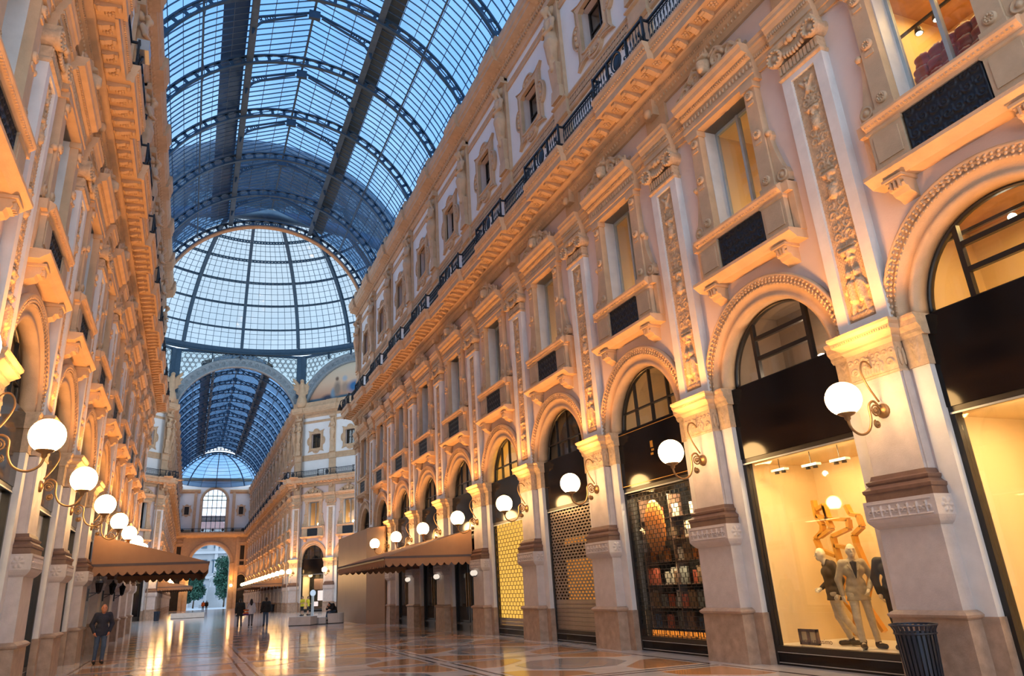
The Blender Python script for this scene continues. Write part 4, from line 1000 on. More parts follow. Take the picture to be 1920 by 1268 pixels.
for k in range(24):
    a = math.radians(22)+math.radians(136)*k/23; c, s_ = math.cos(a), math.sin(a); ab.tube([(7.86*c+.2*math.cos(t)*1., -.12, VC+7.86*s_+.2*math.sin(t)) for t in np.linspace(0, 2*PI, 11)[:-1]], .05, 4, closed=True); ab.sphere((7.86*c, -.1, VC+7.86*s_), .09, 6, 5)
    for q in (-1, 1):
        a2 = a+math.radians(2.9)
        if k < 23: ab.sphere(((7.86+q*.18)*math.cos(a2), -.1, VC+(7.86+q*.18)*math.sin(a2)), .06, 5, 4)
M_ARCH = ab.mesh('arch_band', 'bluegrey')
pb = MB()
for s in (-1, 1): pb.box(*sorted((s*7.0, s*7.85)), -.25, .1, 25.6, 31.2)
for x in (-3.4, 0, 3.4): pb.box(x-.07, x+.07, -.3, 0, 30.2, 31.2)
pb.box(-7.6, 7.6, -.02, .25, 30.95, 31.25)
M_POST = pb.mesh('drum_posts', 'rooffe')
def octside(root, off=0.0):
    for nm, me in (('arch_band', M_ARCH), ('fan_tracery', TRAC), ('fan_glass', M_FANG), ('drum_posts', M_POST)): link(nm, me, root, (0, off, 0))
# opening of the far arm
far_open = empty('trim_1', (0, OC+OA, 0), 0, None, kind='structure', label='decorated iron arch and pierced fans over the mouth of the far gallery', category='arch'); octside(far_open)
def diag(name, sx, label):
    c = OA/math.sqrt(2); w = wall_root(name, [-5, 0, 5], (sx*c, OC+c, 0), -sx*PI/4, label)
    for x in (-5, 0, 5): place(BAYP, w, x) if sx > 0 else link('facade_bay', M_FB, w, (x, 0, 0))
    for x in (-7.5, -2.5, 2.5, 7.5): place(PIER, w, x) if sx > 0 else link('facade_pier', M_FP, w, (x, 0, 0))
    octside(w, .0)
    b = MB(); P = [(7.35*math.cos(a), VC+7.35*math.sin(a)) for a in np.linspace(math.radians(22), math.radians(158), 40)]; b.py(P, .35, .4); obj('lunette_mosaic', b, 'mosaic', w)
    b = MB(); b.box(-7.7, 7.7, 1.6, 1.8, 0, 24.8); b.box(-7.7, 7.7, .0, 1.8, 24.5, 24.75); obj('back_wall', b, 'darkroom', w)
    return w
# painted lunette: a generic scene of soft figures under a hazy sky
m = bpy.data.materials.new('mosaic'); m.use_nodes = True; MATS['mosaic'] = m; n_ = m.node_tree.nodes; l_ = m.node_tree.links; bs = n_['Principled BSDF']; bs.inputs['Roughness'].default_value = .7
tc = n_.new('ShaderNodeTexCoord'); sp_ = n_.new('ShaderNodeSeparateXYZ'); l_.new(tc.outputs['Object'], sp_.inputs[0])
mr = n_.new('ShaderNodeMapRange'); mr.inputs[1].default_value = 24.6; mr.inputs[2].default_value = 29.5; l_.new(sp_.outputs[2], mr.inputs[0])
cr = n_.new('ShaderNodeValToRGB'); E_ = cr.color_ramp.elements; E_[0].position = 0; E_[0].color = srgb(52, 96, 120); E_[1].position = 1; E_[1].color = srgb(205, 205, 190)
for p_, c_ in ((.12, srgb(60, 100, 125)), (.17, srgb(196, 150, 125)), (.5, srgb(215, 190, 165))): e_ = E_.new(p_); e_.color = c_
l_.new(mr.outputs[0], cr.inputs[0]); last = cr.outputs[0]
for (cx, cz, rx, rz, c_) in ((-3.7, 25.2, 1.3, .6, srgb(62, 68, 88)), (-2.9, 25.7, .55, .9, srgb(120, 150, 175)), (-2.3, 26.2, .7, 1.35, srgb(138, 126, 116)), (-2.35, 27.5, .34, .36, srgb(108, 90, 80)), (-1.15, 26.2, .8, 1.0, srgb(168, 146, 130)), (-1.2, 27.4, .5, .5, srgb(165, 180, 195)), (.25, 26.2, 1.3, 1.0, srgb(48, 110, 165)), (3.0, 25.6, 1.6, .9, srgb(140, 100, 90)), (4.6, 25.2, 1.0, .6, srgb(62, 68, 88))):
    mp = n_.new('ShaderNodeMapping'); mp.vector_type = 'TEXTURE'; mp.inputs['Location'].default_value = (cx, .375, cz); mp.inputs['Scale'].default_value = (rx, 50, rz)
    gr = n_.new('ShaderNodeTexGradient'); gr.gradient_type = 'SPHERICAL'; l_.new(tc.outputs['Object'], mp.inputs[0]); l_.new(mp.outputs[0], gr.inputs[0])
    st = n_.new('ShaderNodeMapRange'); st.inputs[1].default_value = .0; st.inputs[2].default_value = .6; l_.new(gr.outputs['Fac'], st.inputs[0])
    mx = n_.new('ShaderNodeMixRGB'); mx.inputs['Color2'].default_value = c_; l_.new(st.outputs[0], mx.inputs['Fac']); l_.new(last, mx.inputs['Color1']); last = mx.outputs[0]
l_.new(last, bs.inputs['Base Color'])
oct_r = diag('wall_octagon_right', 1, 'diagonal wall of the crossing on the right with a painted lunette above')
oct_l = diag('wall_octagon_left', -1, 'diagonal wall of the crossing on the left beside the far gallery')
railing(oct_r, (-5, 0, 5), (-7.5, -2.5, 2.5, 7.5), 'black iron balcony railing on the right diagonal wall of the crossing')
railing(oct_l, (-5, 0, 5), (-7.5, -2.5, 2.5, 7.5), 'black iron balcony railing on the left diagonal wall of the crossing')
for x, lm, w_ in ((-5, 'roomglow_mid', 'left'), (0, 'roomglow_strong', 'middle'), (5, 'roomglow_strong', 'right')):
    window(UPWIN, oct_r, x, '%s tall first-floor window on the right diagonal wall of the crossing' % w_, True, (1.0, 9.5, 12.5, 1.5, 'cream', lm))
    window(ATWIN, oct_r, x, '%s square attic window on the right diagonal wall of the crossing' % w_, False, (.8, 18.8, 20.8, 1.4, 'darkroom', None))
    window(AWG, oct_r, x, '%s arched shop window on the right diagonal wall of the crossing' % w_, False, (1.9, 5.84, 7.8, 1.5, 'darkroom', None))
for x in (-7.5, -2.5, 2.5, 7.5):
    for wl_, sd in ((oct_r, 'right'), (oct_l, 'left')):
        link('caryatid_statue', M_CARY, None, wpos(wl_, x), wl_.rotation_euler.z, label='stone half-figure on the attic of the %s diagonal wall, %s' % (sd, {-7.5: 'far left', -2.5: 'centre left', 2.5: 'centre right', 7.5: 'far right'}[x]), category='statue', group='attic statues')
        wall_lamp(wpos(wl_, x), wl_.rotation_euler.z, 'globe lamp on the %s pier of the %s diagonal wall' % ({-7.5: 'leftmost', -2.5: 'second', 2.5: 'third', 7.5: 'rightmost'}[x], sd), True, 'crossing wall lamps')
# near diagonal walls (seen only from behind) and flank walls shut the crossing
for sx, nm in ((1, 'right'), (-1, 'left')):
    b = MB(); P = [(sx*7.6, 54.4), (sx*18.7, 65.2), (sx*19.0, 64.9), (sx*7.9, 54.1)]; b.pz(P if sx > 0 else P[::-1], 0, 24.6); obj('wall_crossing_near_%s' % nm, b, 'plaster', None, kind='structure', label='near %s diagonal wall of the crossing, seen from behind' % nm, category='wall')
# winged figures at the springing of the arches
def eagle():
    c = lambda a, b, r0, r1: ('c', np.array(a, float), np.array(b, float), r0, r1)
    P = [c((0, 0, .3), (0, 0, 1.6), .5, .42), c((0, 0, 1.6), (0, -.15, 2.5), .38, .3), ('e', (0, -.25, 2.9), (.24, .32, .26)), c((0, -.45, 2.85), (0, -.62, 2.75), .1, .05), c((0, 0, .0), (0, 0, .4), .7, .6)]
    for s in (-1, 1): P += [c((s*.3, .1, 2.2), (s*1.1, .25, 3.1), .22, .2), c((s*.4, .1, 1.9), (s*1.3, .25, 2.6), .2, .16), c((s*.4, .1, 1.6), (s*1.2, .25, 2.1), .2, .14), c((s*1.1, .25, 3.1), (s*1.4, .3, 3.5), .18, .08), c((s*.4, .0, 1.3), (s*.8, .2, 1.5), .2, .12)]
    return sdf_mesh(P, .08, .1)
M_EAG = eagle().mesh('winged_statue', 'stone')
for s, nm in ((-1, 'left'), (1, 'right')): link('winged_statue', M_EAG, None, (s*7.75, OC+OA-.7, 24.75), -s*PI/8, label='stone winged figure at the %s foot of the far gallery arch' % nm, category='statue', group='winged statues')

# ------------------------------------------------------------------ far arm
YF0, NF = 91.9, 15
fb = [YF0+2.5+5*k for k in range(NF)]; fp = [YF0+5*k for k in range(NF+1)]
wfr = wall_root('wall_far_right', [-y for y in fb], (WX, 0, 0), -PI/2, 'right facade of the far gallery beyond the crossing'); wfl = wall_root('wall_far_left', fb, (-WX, 0, 0), PI/2, 'left facade of the far gallery beyond the crossing')
bk = MB(); bk.box(-180, -85, .5, .6, 0, 24.6)
for w, sg in ((wfr, -1), (wfl, 1)):
    for y in fb: link('facade_bay', M_FB, w, (sg*y, 0, 0))
    for y in fp: link('facade_pier', M_FP, w, (sg*y, 0, 0))
    b = MB(); b.box(*sorted((sg*90.5, sg*167)), .5, .6, 0, 24.6); obj('window_backing', b, 'dimroom', w)
    railing(w, [sg*y for y in fb], [sg*y for y in fp], 'distant balcony railing along the %s side of the far gallery' % ('right' if sg < 0 else 'left'))
    n = 0
    for y in fp[:-1]:
        wall_lamp(wpos(w, sg*y), w.rotation_euler.z, 'distant globe lamp, %s of the row on the %s side of the far gallery' % (ORD[n], 'right' if sg < 0 else 'left'), n % 2 == 0, 'far gallery lamps'); n += 1
        link('caryatid_statue', M_CARY, None, wpos(w, sg*y), w.rotation_euler.z, label='distant stone attic figure, %s of the row on the %s side of the far gallery' % (ORD[n-1], 'right' if sg < 0 else 'left'), category='statue', group='far attic statues')
# end wall with the open arch
YE = 166.9
def archwall(b, hw, zs, x0, x1, ztop, d, n=20):
    for i in range(n):
        a0, a1 = PI*i/n, PI*(i+1)/n; p0 = (hw*math.cos(a0), zs+hw*math.sin(a0)); p1 = (hw*math.cos(a1), zs+hw*math.sin(a1))
        b.add([(p1[0], 0, p1[1]), (p0[0], 0, p0[1]), (p0[0], 0, ztop), (p1[0], 0, ztop)], [(0, 1, 2, 3)]); b.add([(p0[0], 0, p0[1]), (p1[0], 0, p1[1]), (p1[0], d, p1[1]), (p0[0], d, p0[1])], [(0, 1, 2, 3)])
    for s in (-1, 1):
        b.add([(s*hw, 0, zs), (s*x1, 0, zs), (s*x1, 0, ztop), (s*hw, 0, ztop)], [(0, 1, 2, 3) if s > 0 else (3, 2, 1, 0)])
b = MB(); archwall(b, 3.9, 9.0, 0, 7.6, 15.3, 3.0)
for s in (-1, 1): b.box(*sorted((s*3.9, s*7.6)), 0, 3.0, 0, 9.0)
b.mi(1); archwall(b, 2.4, 21.9, 0, 7.6, 26.6, 1.0)
for s in (-1, 1): b.box(*sorted((s*2.4, s*7.6)), 0, 1.0, 15.3, 21.9)
wend = obj('wall_end', b, ['stone', 'white'], None, (0, YE, 0), 0, kind='structure', label='end wall of the far gallery with a tall open arch to the street', category='wall')
b = MB().smooth(); b.arc([(3.9, -.2), (4.0, -.3), (4.5, -.35), (4.6, -.2), (4.6, .0), (3.9, .0)], 0, 9.0, 0, PI, 32); b.smooth(False)
for s in (-1, 1): b.box(*sorted((s*3.9, s*4.7)), -.3, 0, 0, 9.0); b.box(*sorted((s*3.85, s*4.8)), -.45, 0, 8.6, 9.0); b.box(*sorted((s*5.0, s*5.6)), -.3, 0, 0, 14.4)
obj('arch_surround', b, 'stone', wend)
b = MB(); b.px([(0, 14.2), (-.2, 14.3), (-.9, 14.6), (-1.1, 14.9), (-1.15, 15.26), (0, 15.26)], -7.4, 7.4); obj('cornice', b, 'stone', wend)
b = MB().smooth(); b.arc([(2.4, -.15), (2.9, -.2), (2.95, 0), (2.4, 0)], 0, 21.9, 0, PI, 28); b.smooth(False)
for s in (-1, 1): b.box(*sorted((s*2.4, s*2.95)), -.18, 0, 15.3, 21.9); b.box(*sorted((s*3.6, s*4.2)), -.3, 0, 15.3, 23.8)
b.px([(0, 23.4), (-.4, 23.7), (-.5, 24.1), (0, 24.3)], -7.4, -3.0); b.px([(0, 23.4), (-.4, 23.7), (-.5, 24.1), (0, 24.3)], 3.0, 7.4); b.px([(0, 26.0), (-.4, 26.3), (-.5, 26.6), (0, 26.7)], -7.4, 7.4)
obj('attic_trim', b, 'stone', wend)
b = MB()
for x in (-2.4, -1.4, -.45, .45, 1.4, 2.4): b.box(x-.07, x+.07, .3, .42, 15.3, 24.2)
for z in (17.6, 18.6, 20.4, 22.0, 22.9): b.box(-2.4, 2.4, .3, .42, z-.09, z+.09)
b.box(-2.4, 2.4, .3, .42, 17.6, 18.6); obj('window_bars', b, 'winframe', wend)
b = MB(); b.box(-2.4, 2.4, .5, .52, 15.3, 24.2); obj('pane', b, 'glass', wend)
for s in (-1, 1):
    b = MB(); b.box(s*6.3-.42, s*6.3+.42, -.05, .0, 9.7, 12.5); b.box(s*6.3-.45, s*6.3+.45, -.06, 0, 8.6, 9.3); b.box(s*5.5-.45, s*5.5+.45, -.06, 0, 19.0, 20.6); b.smooth(); b.arc([(.02, -.05), (.85, -.05), (.85, 0), (.02, 0)], s*6.3, 5.8, 0, PI, 14); b.smooth(False); b.box(s*6.3-.85, s*6.3+.85, -.05, 0, .1, 5.8); obj('dark_opening', b, 'darkroom', wend)
    b = MB(); b.px([(0, 12.6), (-.3, 12.7), (-.35, 13.2), (0, 13.3)], s*6.3-.75, s*6.3+.75); b.py([(s*6.3-.8, 13.3), (s*6.3+.8, 13.3), (s*6.3, 13.9)], -.25, 0)
    for q in (-1, 1): b.box(s*6.3+q*.6-.15, s*6.3+q*.6+.15, -.2, 0, 8.5, 12.6)
    b.box(s*6.3-.9, s*6.3+.9, -.35, 0, 8.2, 8.5); ringstrip(b, [(s*5.5+x*.8, z*.85) for x, z in O0], [(s*5.5+x*.75, z*.9) for x, z in IN], -.12, -.12, 19.8); b.smooth(); b.arc([(.85, -.15), (1.1, -.15), (1.1, 0), (.85, 0)], s*6.3, 5.8, 0, PI, 16); b.smooth(False); b.box(*sorted((s*4.4, s*7.4)), -.25, 0, 15.3, 15.9); obj('side_bay_trim', b, 'stone', wend)
e = empty('balcony_railing', (0, YE, 0), 0, None, label='balcony railing across the end wall of the far gallery', category='railing')
b = MB(); b.box(-7.2, 7.2, -1.08, -1.0, 16.0, 16.08); b.box(-7.2, 7.2, -1.06, -1.02, 15.32, 15.38)
for k in range(60): b.box(-7.2+k*.244, -7.15+k*.244, -1.06, -1.02, 15.3, 16.0)
for k in range(7): b.smooth(); b.sphere((-6+k*2, -1.05, 15.7), .28, 8, 6, (1, .2, 1)); b.smooth(False)
obj('baluster_panel', b, 'iron', e)
for s, nm in ((-1, 'left'), (1, 'right')): wall_lamp((s*4.4, YE-.1, 0), 0, 'globe lamp on the %s side of the street arch in the end wall' % nm, True, 'end wall lamps')
# hipped glass end of the far vault
YH = YF0+13*BAY
cr_ = MB(); g = MB()
for k in range(9):
    az = PI*k/8
    for i in range(12):
        e0, e1 = math.radians(18+72*i/12), math.radians(18+72*(i+1)/12); f_ = lambda e, R=8.5, a=az: (R*math.cos(e)*math.cos(a), 1.2*R*math.cos(e)*math.sin(a), VC+R*math.sin(e))
        cr_.bar(f_(e0), f_(e1), .16 if k % 2 == 0 else .06, .2 if k % 2 == 0 else .06)
        if k < 8:
            a2 = PI*(k+1)/8; f2 = lambda e: f_(e, 8.6, a2); g.add([f_(e0, 8.6), f2(e0), f2(e1), f_(e1, 8.6)], [(0, 1, 2, 3)]); cr_.bar(f_(e0), f_(e0, 8.5, a2), .06, .06)
hip = obj('ceiling_hip', cr_, 'rooffe', None, (0, YH, 0), 0, kind='structure', label='rounded glass end of the far gallery roof', category='roof'); obj('roof_glass', g, 'roofglass', hip)
# ------------------------------------------------------------------ street outside the far arch
b = MB(); b.add([(-90, 169.9, -.02), (90, 169.9, -.02), (90, 330, -.02), (-90, 330, -.02)], [(0, 1, 2, 3)]); obj('ground', b, 'street', None, kind='structure', label='pale open square beyond the far arch', category='ground')
fbd = empty('palace_building', (0, 262, 0), 0, None, label='pale grey palace with rows of windows beyond the square', category='building')
b = MB(); b.box(-45, 45, 0, 20, 0, 24); obj('wall', b, 'farwall', fbd)
b = MB()
for z in (8.4, 16.2, 23.2): b.box(-45, 45, -.8, 0, z, z+.8)
for x in range(-44, 45, 8): b.box(x-.5, x+.5, -.5, 0, 0, 23)
obj('cornice', b, 'fartrim', fbd)
b = MB(); b.frus((-46, 46, -1, 21), 24, (-40, 40, 5, 15), 29); obj('roof', b, 'farroof', fbd)
mw = MB().box(-.9, .9, -.25, 0, 0, 3.6); mw.box(-1.3, 1.3, -.6, 0, 3.8, 4.2); M_FW = mw.mesh('window', 'farwin')
for x in range(-12, 14, 4):
    for z in (2.5, 10.2, 18): link('window', M_FW, fbd, (x, 0, z))
def tree(x, y, h, w, label, seed):
    e = empty('street_tree', (x, y, 0), 0, None, label=label, category='tree'); rg = np.random.RandomState(seed)
    b = MB().smooth(); b.tube([(0, 0, 0), (.1, 0, h*.2), (0, .1, h*.5)], [.22, .17, .08], 7)
    for k in range(5): a = k*1.3; b.tube([(0, 0, h*(.2+.05*k)), (w*.25*math.cos(a), w*.25*math.sin(a), h*(.4+.07*k))], [.09, .04], 5)
    obj('trunk', b, 'trunk', e)
    N = 6000; u = rg.randn(N, 3); u /= np.linalg.norm(u, axis=1, keepdims=True); rr = rg.rand(N)**.4
    cl = np.stack([rg.uniform(-.28, .28, 14)*w, rg.uniform(-.28, .28, 14)*w, h*(.24+.64*rg.rand(14))], 1); ci = rg.randint(0, 14, N); tap = (1.15-.55*(cl[ci, 2]/h))
    C = cl[ci]*np.stack([tap, tap, np.ones(N)], 1)+u*rr[:, None]*np.array([w*.24, w*.24, h*.16])
    A = rg.randn(N, 3); A /= np.linalg.norm(A, axis=1, keepdims=True); B = np.cross(A, rg.randn(N, 3)); B /= np.linalg.norm(B, axis=1, keepdims=True); s_ = .34
    V = np.stack([C-A*s_, C-B*s_*.5, C+A*s_, C+B*s_*.5], 1).reshape(-1, 3); b = MB(); b.add(V, np.arange(4*N).reshape(-1, 4).tolist()); obj('foliage', b, 'leaf', e, kind='stuff')
tree(5.2, 212, 13.5, 7.5, 'tall green tree filling the right of the far arch', 1); tree(-2.3, 215, 9.5, 6.5, 'rounder green tree at the left of the far arch, behind the awning', 2); tree(10.5, 225, 12, 8, 'green tree standing behind the tall one beyond the far arch', 3)
mon = empty('monument', (2.2, 222, 0), 0, None, label='pale stone statue on a stepped pedestal between the trees', category='monument')
b = MB(); b.box(-3, 3, -3, 3, 0, .8); b.box(-2, 2, -2, 2, .8, 1.6); b.frus((-1.3, 1.3, -1.3, 1.3), 1.6, (-1, 1, -1, 1), 5.2); obj('pedestal', b, 'fartrim', mon)
c = lambda a, b, r0, r1: ('c', np.array(a, float), np.array(b, float), r0, r1)
obj('figure', sdf_mesh([c((0, 0, 5.2), (0, 0, 6.6), .62, .42), c((0, 0, 6.6), (0, 0, 7.7), .42, .5), ('e', (0, 0, 8.5), (.26, .3, .36)), c((-.5, 0, 7.7), (-.65, -.2, 6.8), .18, .14), c((.5, 0, 7.7), (.6, -.3, 6.9), .18, .14)], .08, .1), 'fartrim', mon)
# ------------------------------------------------------------------ shopfronts
def thing(name, wall, x, label, cat, group=None):
    e = empty(name, wpos(wall, x), wall.rotation_euler.z, None, label=label, category=cat)
    if group: e['group'] = group
    return e
def area(parent, loc, sx, sy, power, col, rot=(0, 0, 0)):
    L = bpy.data.lights.new('shop_light', 'AREA'); L.shape = 'RECTANGLE'; L.size = sx; L.size_y = sy; L.energy = power; L.color = col
    o = bpy.data.objects.new('shop_light', L); COL.objects.link(o); o.parent = parent; o.location = loc; o.rotation_euler = rot; return o
M_FASC = MB().box(-1.66, 1.66, .10, .22, 4.20, 5.80).mesh('fascia', 'black')
fr = MB()
for s in (-1, 1): fr.box(*sorted((s*1.50, s*1.60)), .12, .30, 0, 4.2)
fr.box(-1.6, 1.6, .12, .30, 4.10, 4.2); fr.box(-1.6, 1.6, .12, .30, .26, .36)
M_SFR = fr.mesh('shop_frame', 'frame'); M_PL = MB().box(-1.6, 1.6, .13, .26, 0, .27).mesh('plinth_panel', 'black'); M_STR = MB().box(-1.5, 1.5, .115, .13, .235, .25).box(-1.5, 1.5, .115, .13, .04, .055).box(-1.56, 1.56, .09, .12, 4.07, 4.10).mesh('metal_strip', 'steel'); M_SPN = MB().box(-1.5, 1.5, .20, .212, .36, 4.1).mesh('glass_pane', 'glass')
M_DRK = MB().box(-1.6, 1.6, .34, .36, 0, 4.2).mesh('dark_interior', 'darkroom')
def shopfront(wall, x, label, glass=True):
    e = thing('shop_window', wall, x, label, 'shop window', 'shopfronts')
    link('fascia', M_FASC, e, label='polished black sign panel'); link('shop_frame', M_SFR, e); link('plinth_panel', M_PL, e); link('metal_strip', M_STR, e)
    if glass: link('glass_pane', M_SPN, e)
    return e
WARM = (1.0, .66, .30); emat('orangeglow', (1.0, .36, .05), .55)
for y, lb in ((11.43, 'lit clothing shop window with mannequins behind the near pier'), (6.43, 'lit shop window at the right edge of the picture, mostly cut off')):
    e = shopfront(wall_right, -y, lb)
    r = room(e, 'display_room', 0, 1.95, .30, 2.5, .34, 4.16, 'cream', 'whitefloor', 'cream')
    area(e, (0, .42, 4.05), 2.6, .2, 95, WARM, (.5, 0, 0)); area(e, (0, 1.5, 4.08), 2.6, .5, 60, WARM)
# arch room of the nearest bay: lit, with a bare lamp
e0 = empty('shop_loft', wpos(wall_right, -6.43), -PI/2, None, label='warm lit loft room behind the nearest arched window', category='room')
room(e0, 'loft_room', 0, 1.95, .43, 2.6, 5.84, 7.9, 'cream', 'cream', 'tan'); area(e0, (0, 1.4, 7.6), 1.5, .6, 60, (1, .62, .2))
b = MB().smooth(); b.sphere((0, 0, 0), .07, 10, 8); obj('bare_bulb', b, 'spotface', e0, (-.3, 1.1, 7.2)); b = MB(); b.box(-1.2, .6, -.03, .03, .1, .16); obj('lamp_rail', b, 'frame', e0, (-.3, 1.1, 7.2))
# upper room with red bags and track spots
e1 = empty('upper_shop', wpos(wall_right, -6.43), -PI/2, None, label='bright first-floor shop room behind the nearest tall window', category='room')
room(e1, 'upper_room', 0, 1.3, .43, 2.9, 9.5, 12.5, 'cream', 'cream', 'tan'); area(e1, (0, 1.6, 12.4), 1.6, 1.2, 70, (1, .60, .18))
b = MB(); b.box(-1.2, .9, .93, .98, 11.58, 11.63); obj('lamp_rail', b, 'frame', e1)
for i, (x, w_) in enumerate(((-.75, 'left'), (-.38, 'right'))):
    t = empty('track_spotlight', wpos(wall_right, -6.43+x, .95), -PI/2, None, label='%s black track spotlight glowing in the nearest upper window' % w_, category='spotlight', group='track spotlights')
    b = MB().smooth(); b.tube([(0, 0, 11.58), (.03, -.02, 11.50)], .02, 6); b.lathe([(.001, .12), (.06, .12), (.075, .02), (.075, 0)], 12, (.03, -.02, 11.38)); obj('spot_body', b, 'frame', t); b = MB().smooth(); b.sphere((.03, -.02, 11.38), .06, 10, 6, (1, 1, .4)); obj('spot_lens', b, 'spotface', t)
mat('redbag', (.42, .03, .035), .35, .4, 9.0, .2, 30); mat('foil', (.55, .38, .42), .3, .3, 12.0, .3, 40, .3)
bg = MB().smooth(); Pz = []
bgm = sdf_mesh([('c', np.array([-.07, 0, .08]), np.array([.07, 0, .08]), .09, .09), ('c', np.array([-.07, 0, .22]), np.array([.07, 0, .22]), .085, .085)], .02, .05).mesh('gift_bag', 'redbag')
bft = sdf_mesh([('c', np.array([-.08, 0, .30]), np.array([.08, 0, .30]), .03, .03), ('c', np.array([0, 0, .27]), np.array([0, 0, .33]), .05, .02)], .015, .03).mesh('foil_top', 'foil')
k = 0; RW = ['bottom row', 'middle row', 'top row']
for row in range(3):
    for i in range(6):
        o = link('gift_bag', bgm, None, (0, 0, 0), -PI/2+rng.uniform(-.2, .2), label='red foil-topped gift bag, %s from left, %s, nearest upper window' % (ORD[i], RW[row]), category='bag', group='red gift bags'); p = wpos(wall_right, -6.43-.68+i*.27+rng.uniform(-.02, .02), .54+.10*row); o.location = (p[0], p[1], 9.86+.30*row+rng.uniform(0, .03)); link('foil_top', bft, o); k += 1
b = MB(); b.box(-.95, .95, .44, 1.2, 9.5, 9.85); b.box(-.95, .95, .645, 1.2, 9.85, 10.15); b.box(-.95, .95, .745, 1.2, 10.15, 10.45); obj('display_step', b, 'cream', e1)

# ---- contents of the clothing window
def fixture(x, y, z, label):
    t = empty('shop_spot_fixture', wpos(wall_right, x, y), -PI/2, None, label=label, category='light fixture', group='clothing shop light fixtures')
    b = MB(); b.box(-.2, .2, -.07, .07, z-.03, z+.02); obj('fixture_tray', b, 'fartrim', t); b = MB().smooth()
    for s in (-1, 1): b.lathe([(.001, .07), (.045, .07), (.05, 0), (.001, 0)], 10, (s*.1, 0, z-.08))
    obj('spot_head', b, 'frame', t); b = MB(); b.box(-.006, .006, -.006, .006, z, 4.16); obj('hanger', b, 'frame', t)
fixture(-12.6, .75, 3.92, 'left white hanging spot tray in the clothing window'); fixture(-11.7, .75, 3.88, 'middle white hanging spot tray in the clothing window'); fixture(-10.95, .75, 3.86, 'right white hanging spot tray in the clothing window')
sc_ = empty('gold_zigzag_display', (8.9, 12.0, 2.7), 0, None, label='golden zigzag frame hanging behind the mannequins', category='decoration')
for P in ([(12.51, 3.24), (12.51, 2.91), (12.39, 2.7), (12.43, 2.57), (12.66, 2.43), (12.59, 2.2), (12.2, 2.05)], [(12.45, 3.04), (12.24, 3.11), (12.23, 2.81), (12.16, 2.61), (12.54, 2.46)], [(12.49, 2.91), (12.22, 2.80)], [(12.24, 3.08), (12.19, 2.81), (11.69, 2.75), (11.71, 2.57), (12.18, 2.45), (12.17, 2.26), (11.86, 2.2)], [(11.67, 3.04), (11.6, 2.85), (11.42, 2.80), (11.38, 2.58), (11.63, 2.44), (11.61, 2.2)], [(12.17, 2.26), (12.1, 1.7), (12.3, 1.3), (12.0, .9), (12.1, .5)], [(11.6, 2.2), (11.45, 1.6), (11.7, 1.1), (11.4, .6)]):
    b = MB()
    for p, q in zip(P[:-1], P[1:]): b.bar((0, p[0]-12, p[1]-2.7), (0, q[0]-12, q[1]-2.7), .075, .12, (1, 0, 0))
    obj('gold_strip', b, 'gold', sc_)
t = empty('picture_stand', (8.05, 12.5, .36), 0, None, label='small dark double frame standing on the clothing shop floor', category='frame')
b = MB()
for y0, y1, z0, z1 in ((-.25, .25, 0, .05), (-.25, .25, .25, .30), (-.25, -.2, 0, .3), (-.03, .03, 0, .3), (.2, .25, 0, .3)): b.box(-.03, .03, y0, y1, z0, z1)
obj('stand_frame', b, 'brown', t); b = MB(); b.box(0, .005, -.2, .2, .05, .25); obj('card', b, 'cream', t)
tx = bpy.data.curves.new('web_address', 'FONT'); tx.body = 'www.massimo'; tx.size = .13; tx.extrude = .001; tx.materials.append(MATS['brown'])
_t = bpy.data.objects.new('web_text', tx); COL.objects.link(_t); bpy.context.view_layer.update(); _m = bpy.data.meshes.new_from_object(_t.evaluated_get(bpy.context.evaluated_depsgraph_get())); bpy.data.objects.remove(_t)
to = bpy.data.objects.new('web_address', _m); COL.objects.link(to); to.location = (7.645, 12.28, .44); to.rotation_euler = (PI/2, 0, -PI/2); to['label'] = 'web address lettering along the bottom of the clothing shop glass'; to['category'] = 'lettering'

# ---- roller shutters
def brick_grid(z0, z1, dz, dx, hb, wb, hw=1.5, d=.02):
    b = MB(); n = int(round((z1-z0)/dz))
    for i in range(n+1): b.box(-hw, hw, .16, .16+d, z0+i*dz-hb/2, z0+i*dz+hb/2)
    for i in range(n):
        x = -hw+(i % 2)*dx/2
        while x < hw:
            b.box(max(x-wb/2, -hw), min(x+wb/2, hw), .162, .158+d, z0+i*dz, z0+(i+1)*dz); x += dx
    return b
m_slat = MB().px([(.155, 0), (.15, .05), (.155, .115), (.175, .115), (.175, 0)], -1.5, 1.5).mesh('slat', 'shutter')
def shutter(y, label, grid, m_grid, nsl):
    t = thing('roller_shutter', wall_right, -y, label, 'shutter', 'roller shutters')
    obj('link_grid', grid, m_grid, t, kind='stuff')
    for i in range(nsl): link('slat', m_slat, t, (0, 0, .02+i*.122))
    return t
e = shopfront(wall_right, -16.43, 'dark bookshop front with a thin gold line round its black panel', True)
b = MB()
for x0, x1, z0, z1 in ((-1.6, 1.6, 4.26, 4.275), (-1.6, 1.6, 5.72, 5.735), (-1.6, -1.585, 4.26, 5.73), (1.585, 1.6, 4.26, 5.73)): b.box(x0, x1, .092, .10, z0, z1)
b.box(.03, .15, .09, .10, 5.02, 5.08); b.box(-.02, .10, .09, .10, 4.92, 4.98); b.box(.0, .12, .092, .10, 5.12, 5.3); obj('gold_line', b, 'gold', e)
room(e, 'shop_interior', 0, 1.62, .32, 2.0, .05, 4.15, 'darkroom', 'darkroom', 'darkroom'); area(e, (0, .36, 4.0), 2.4, .15, 210, (1, .70, .36), (.35, 0, 0)); area(e, (0, .36, 2.0), 2.4, .05, 8, (1, .74, .42), (.9, 0, 0))
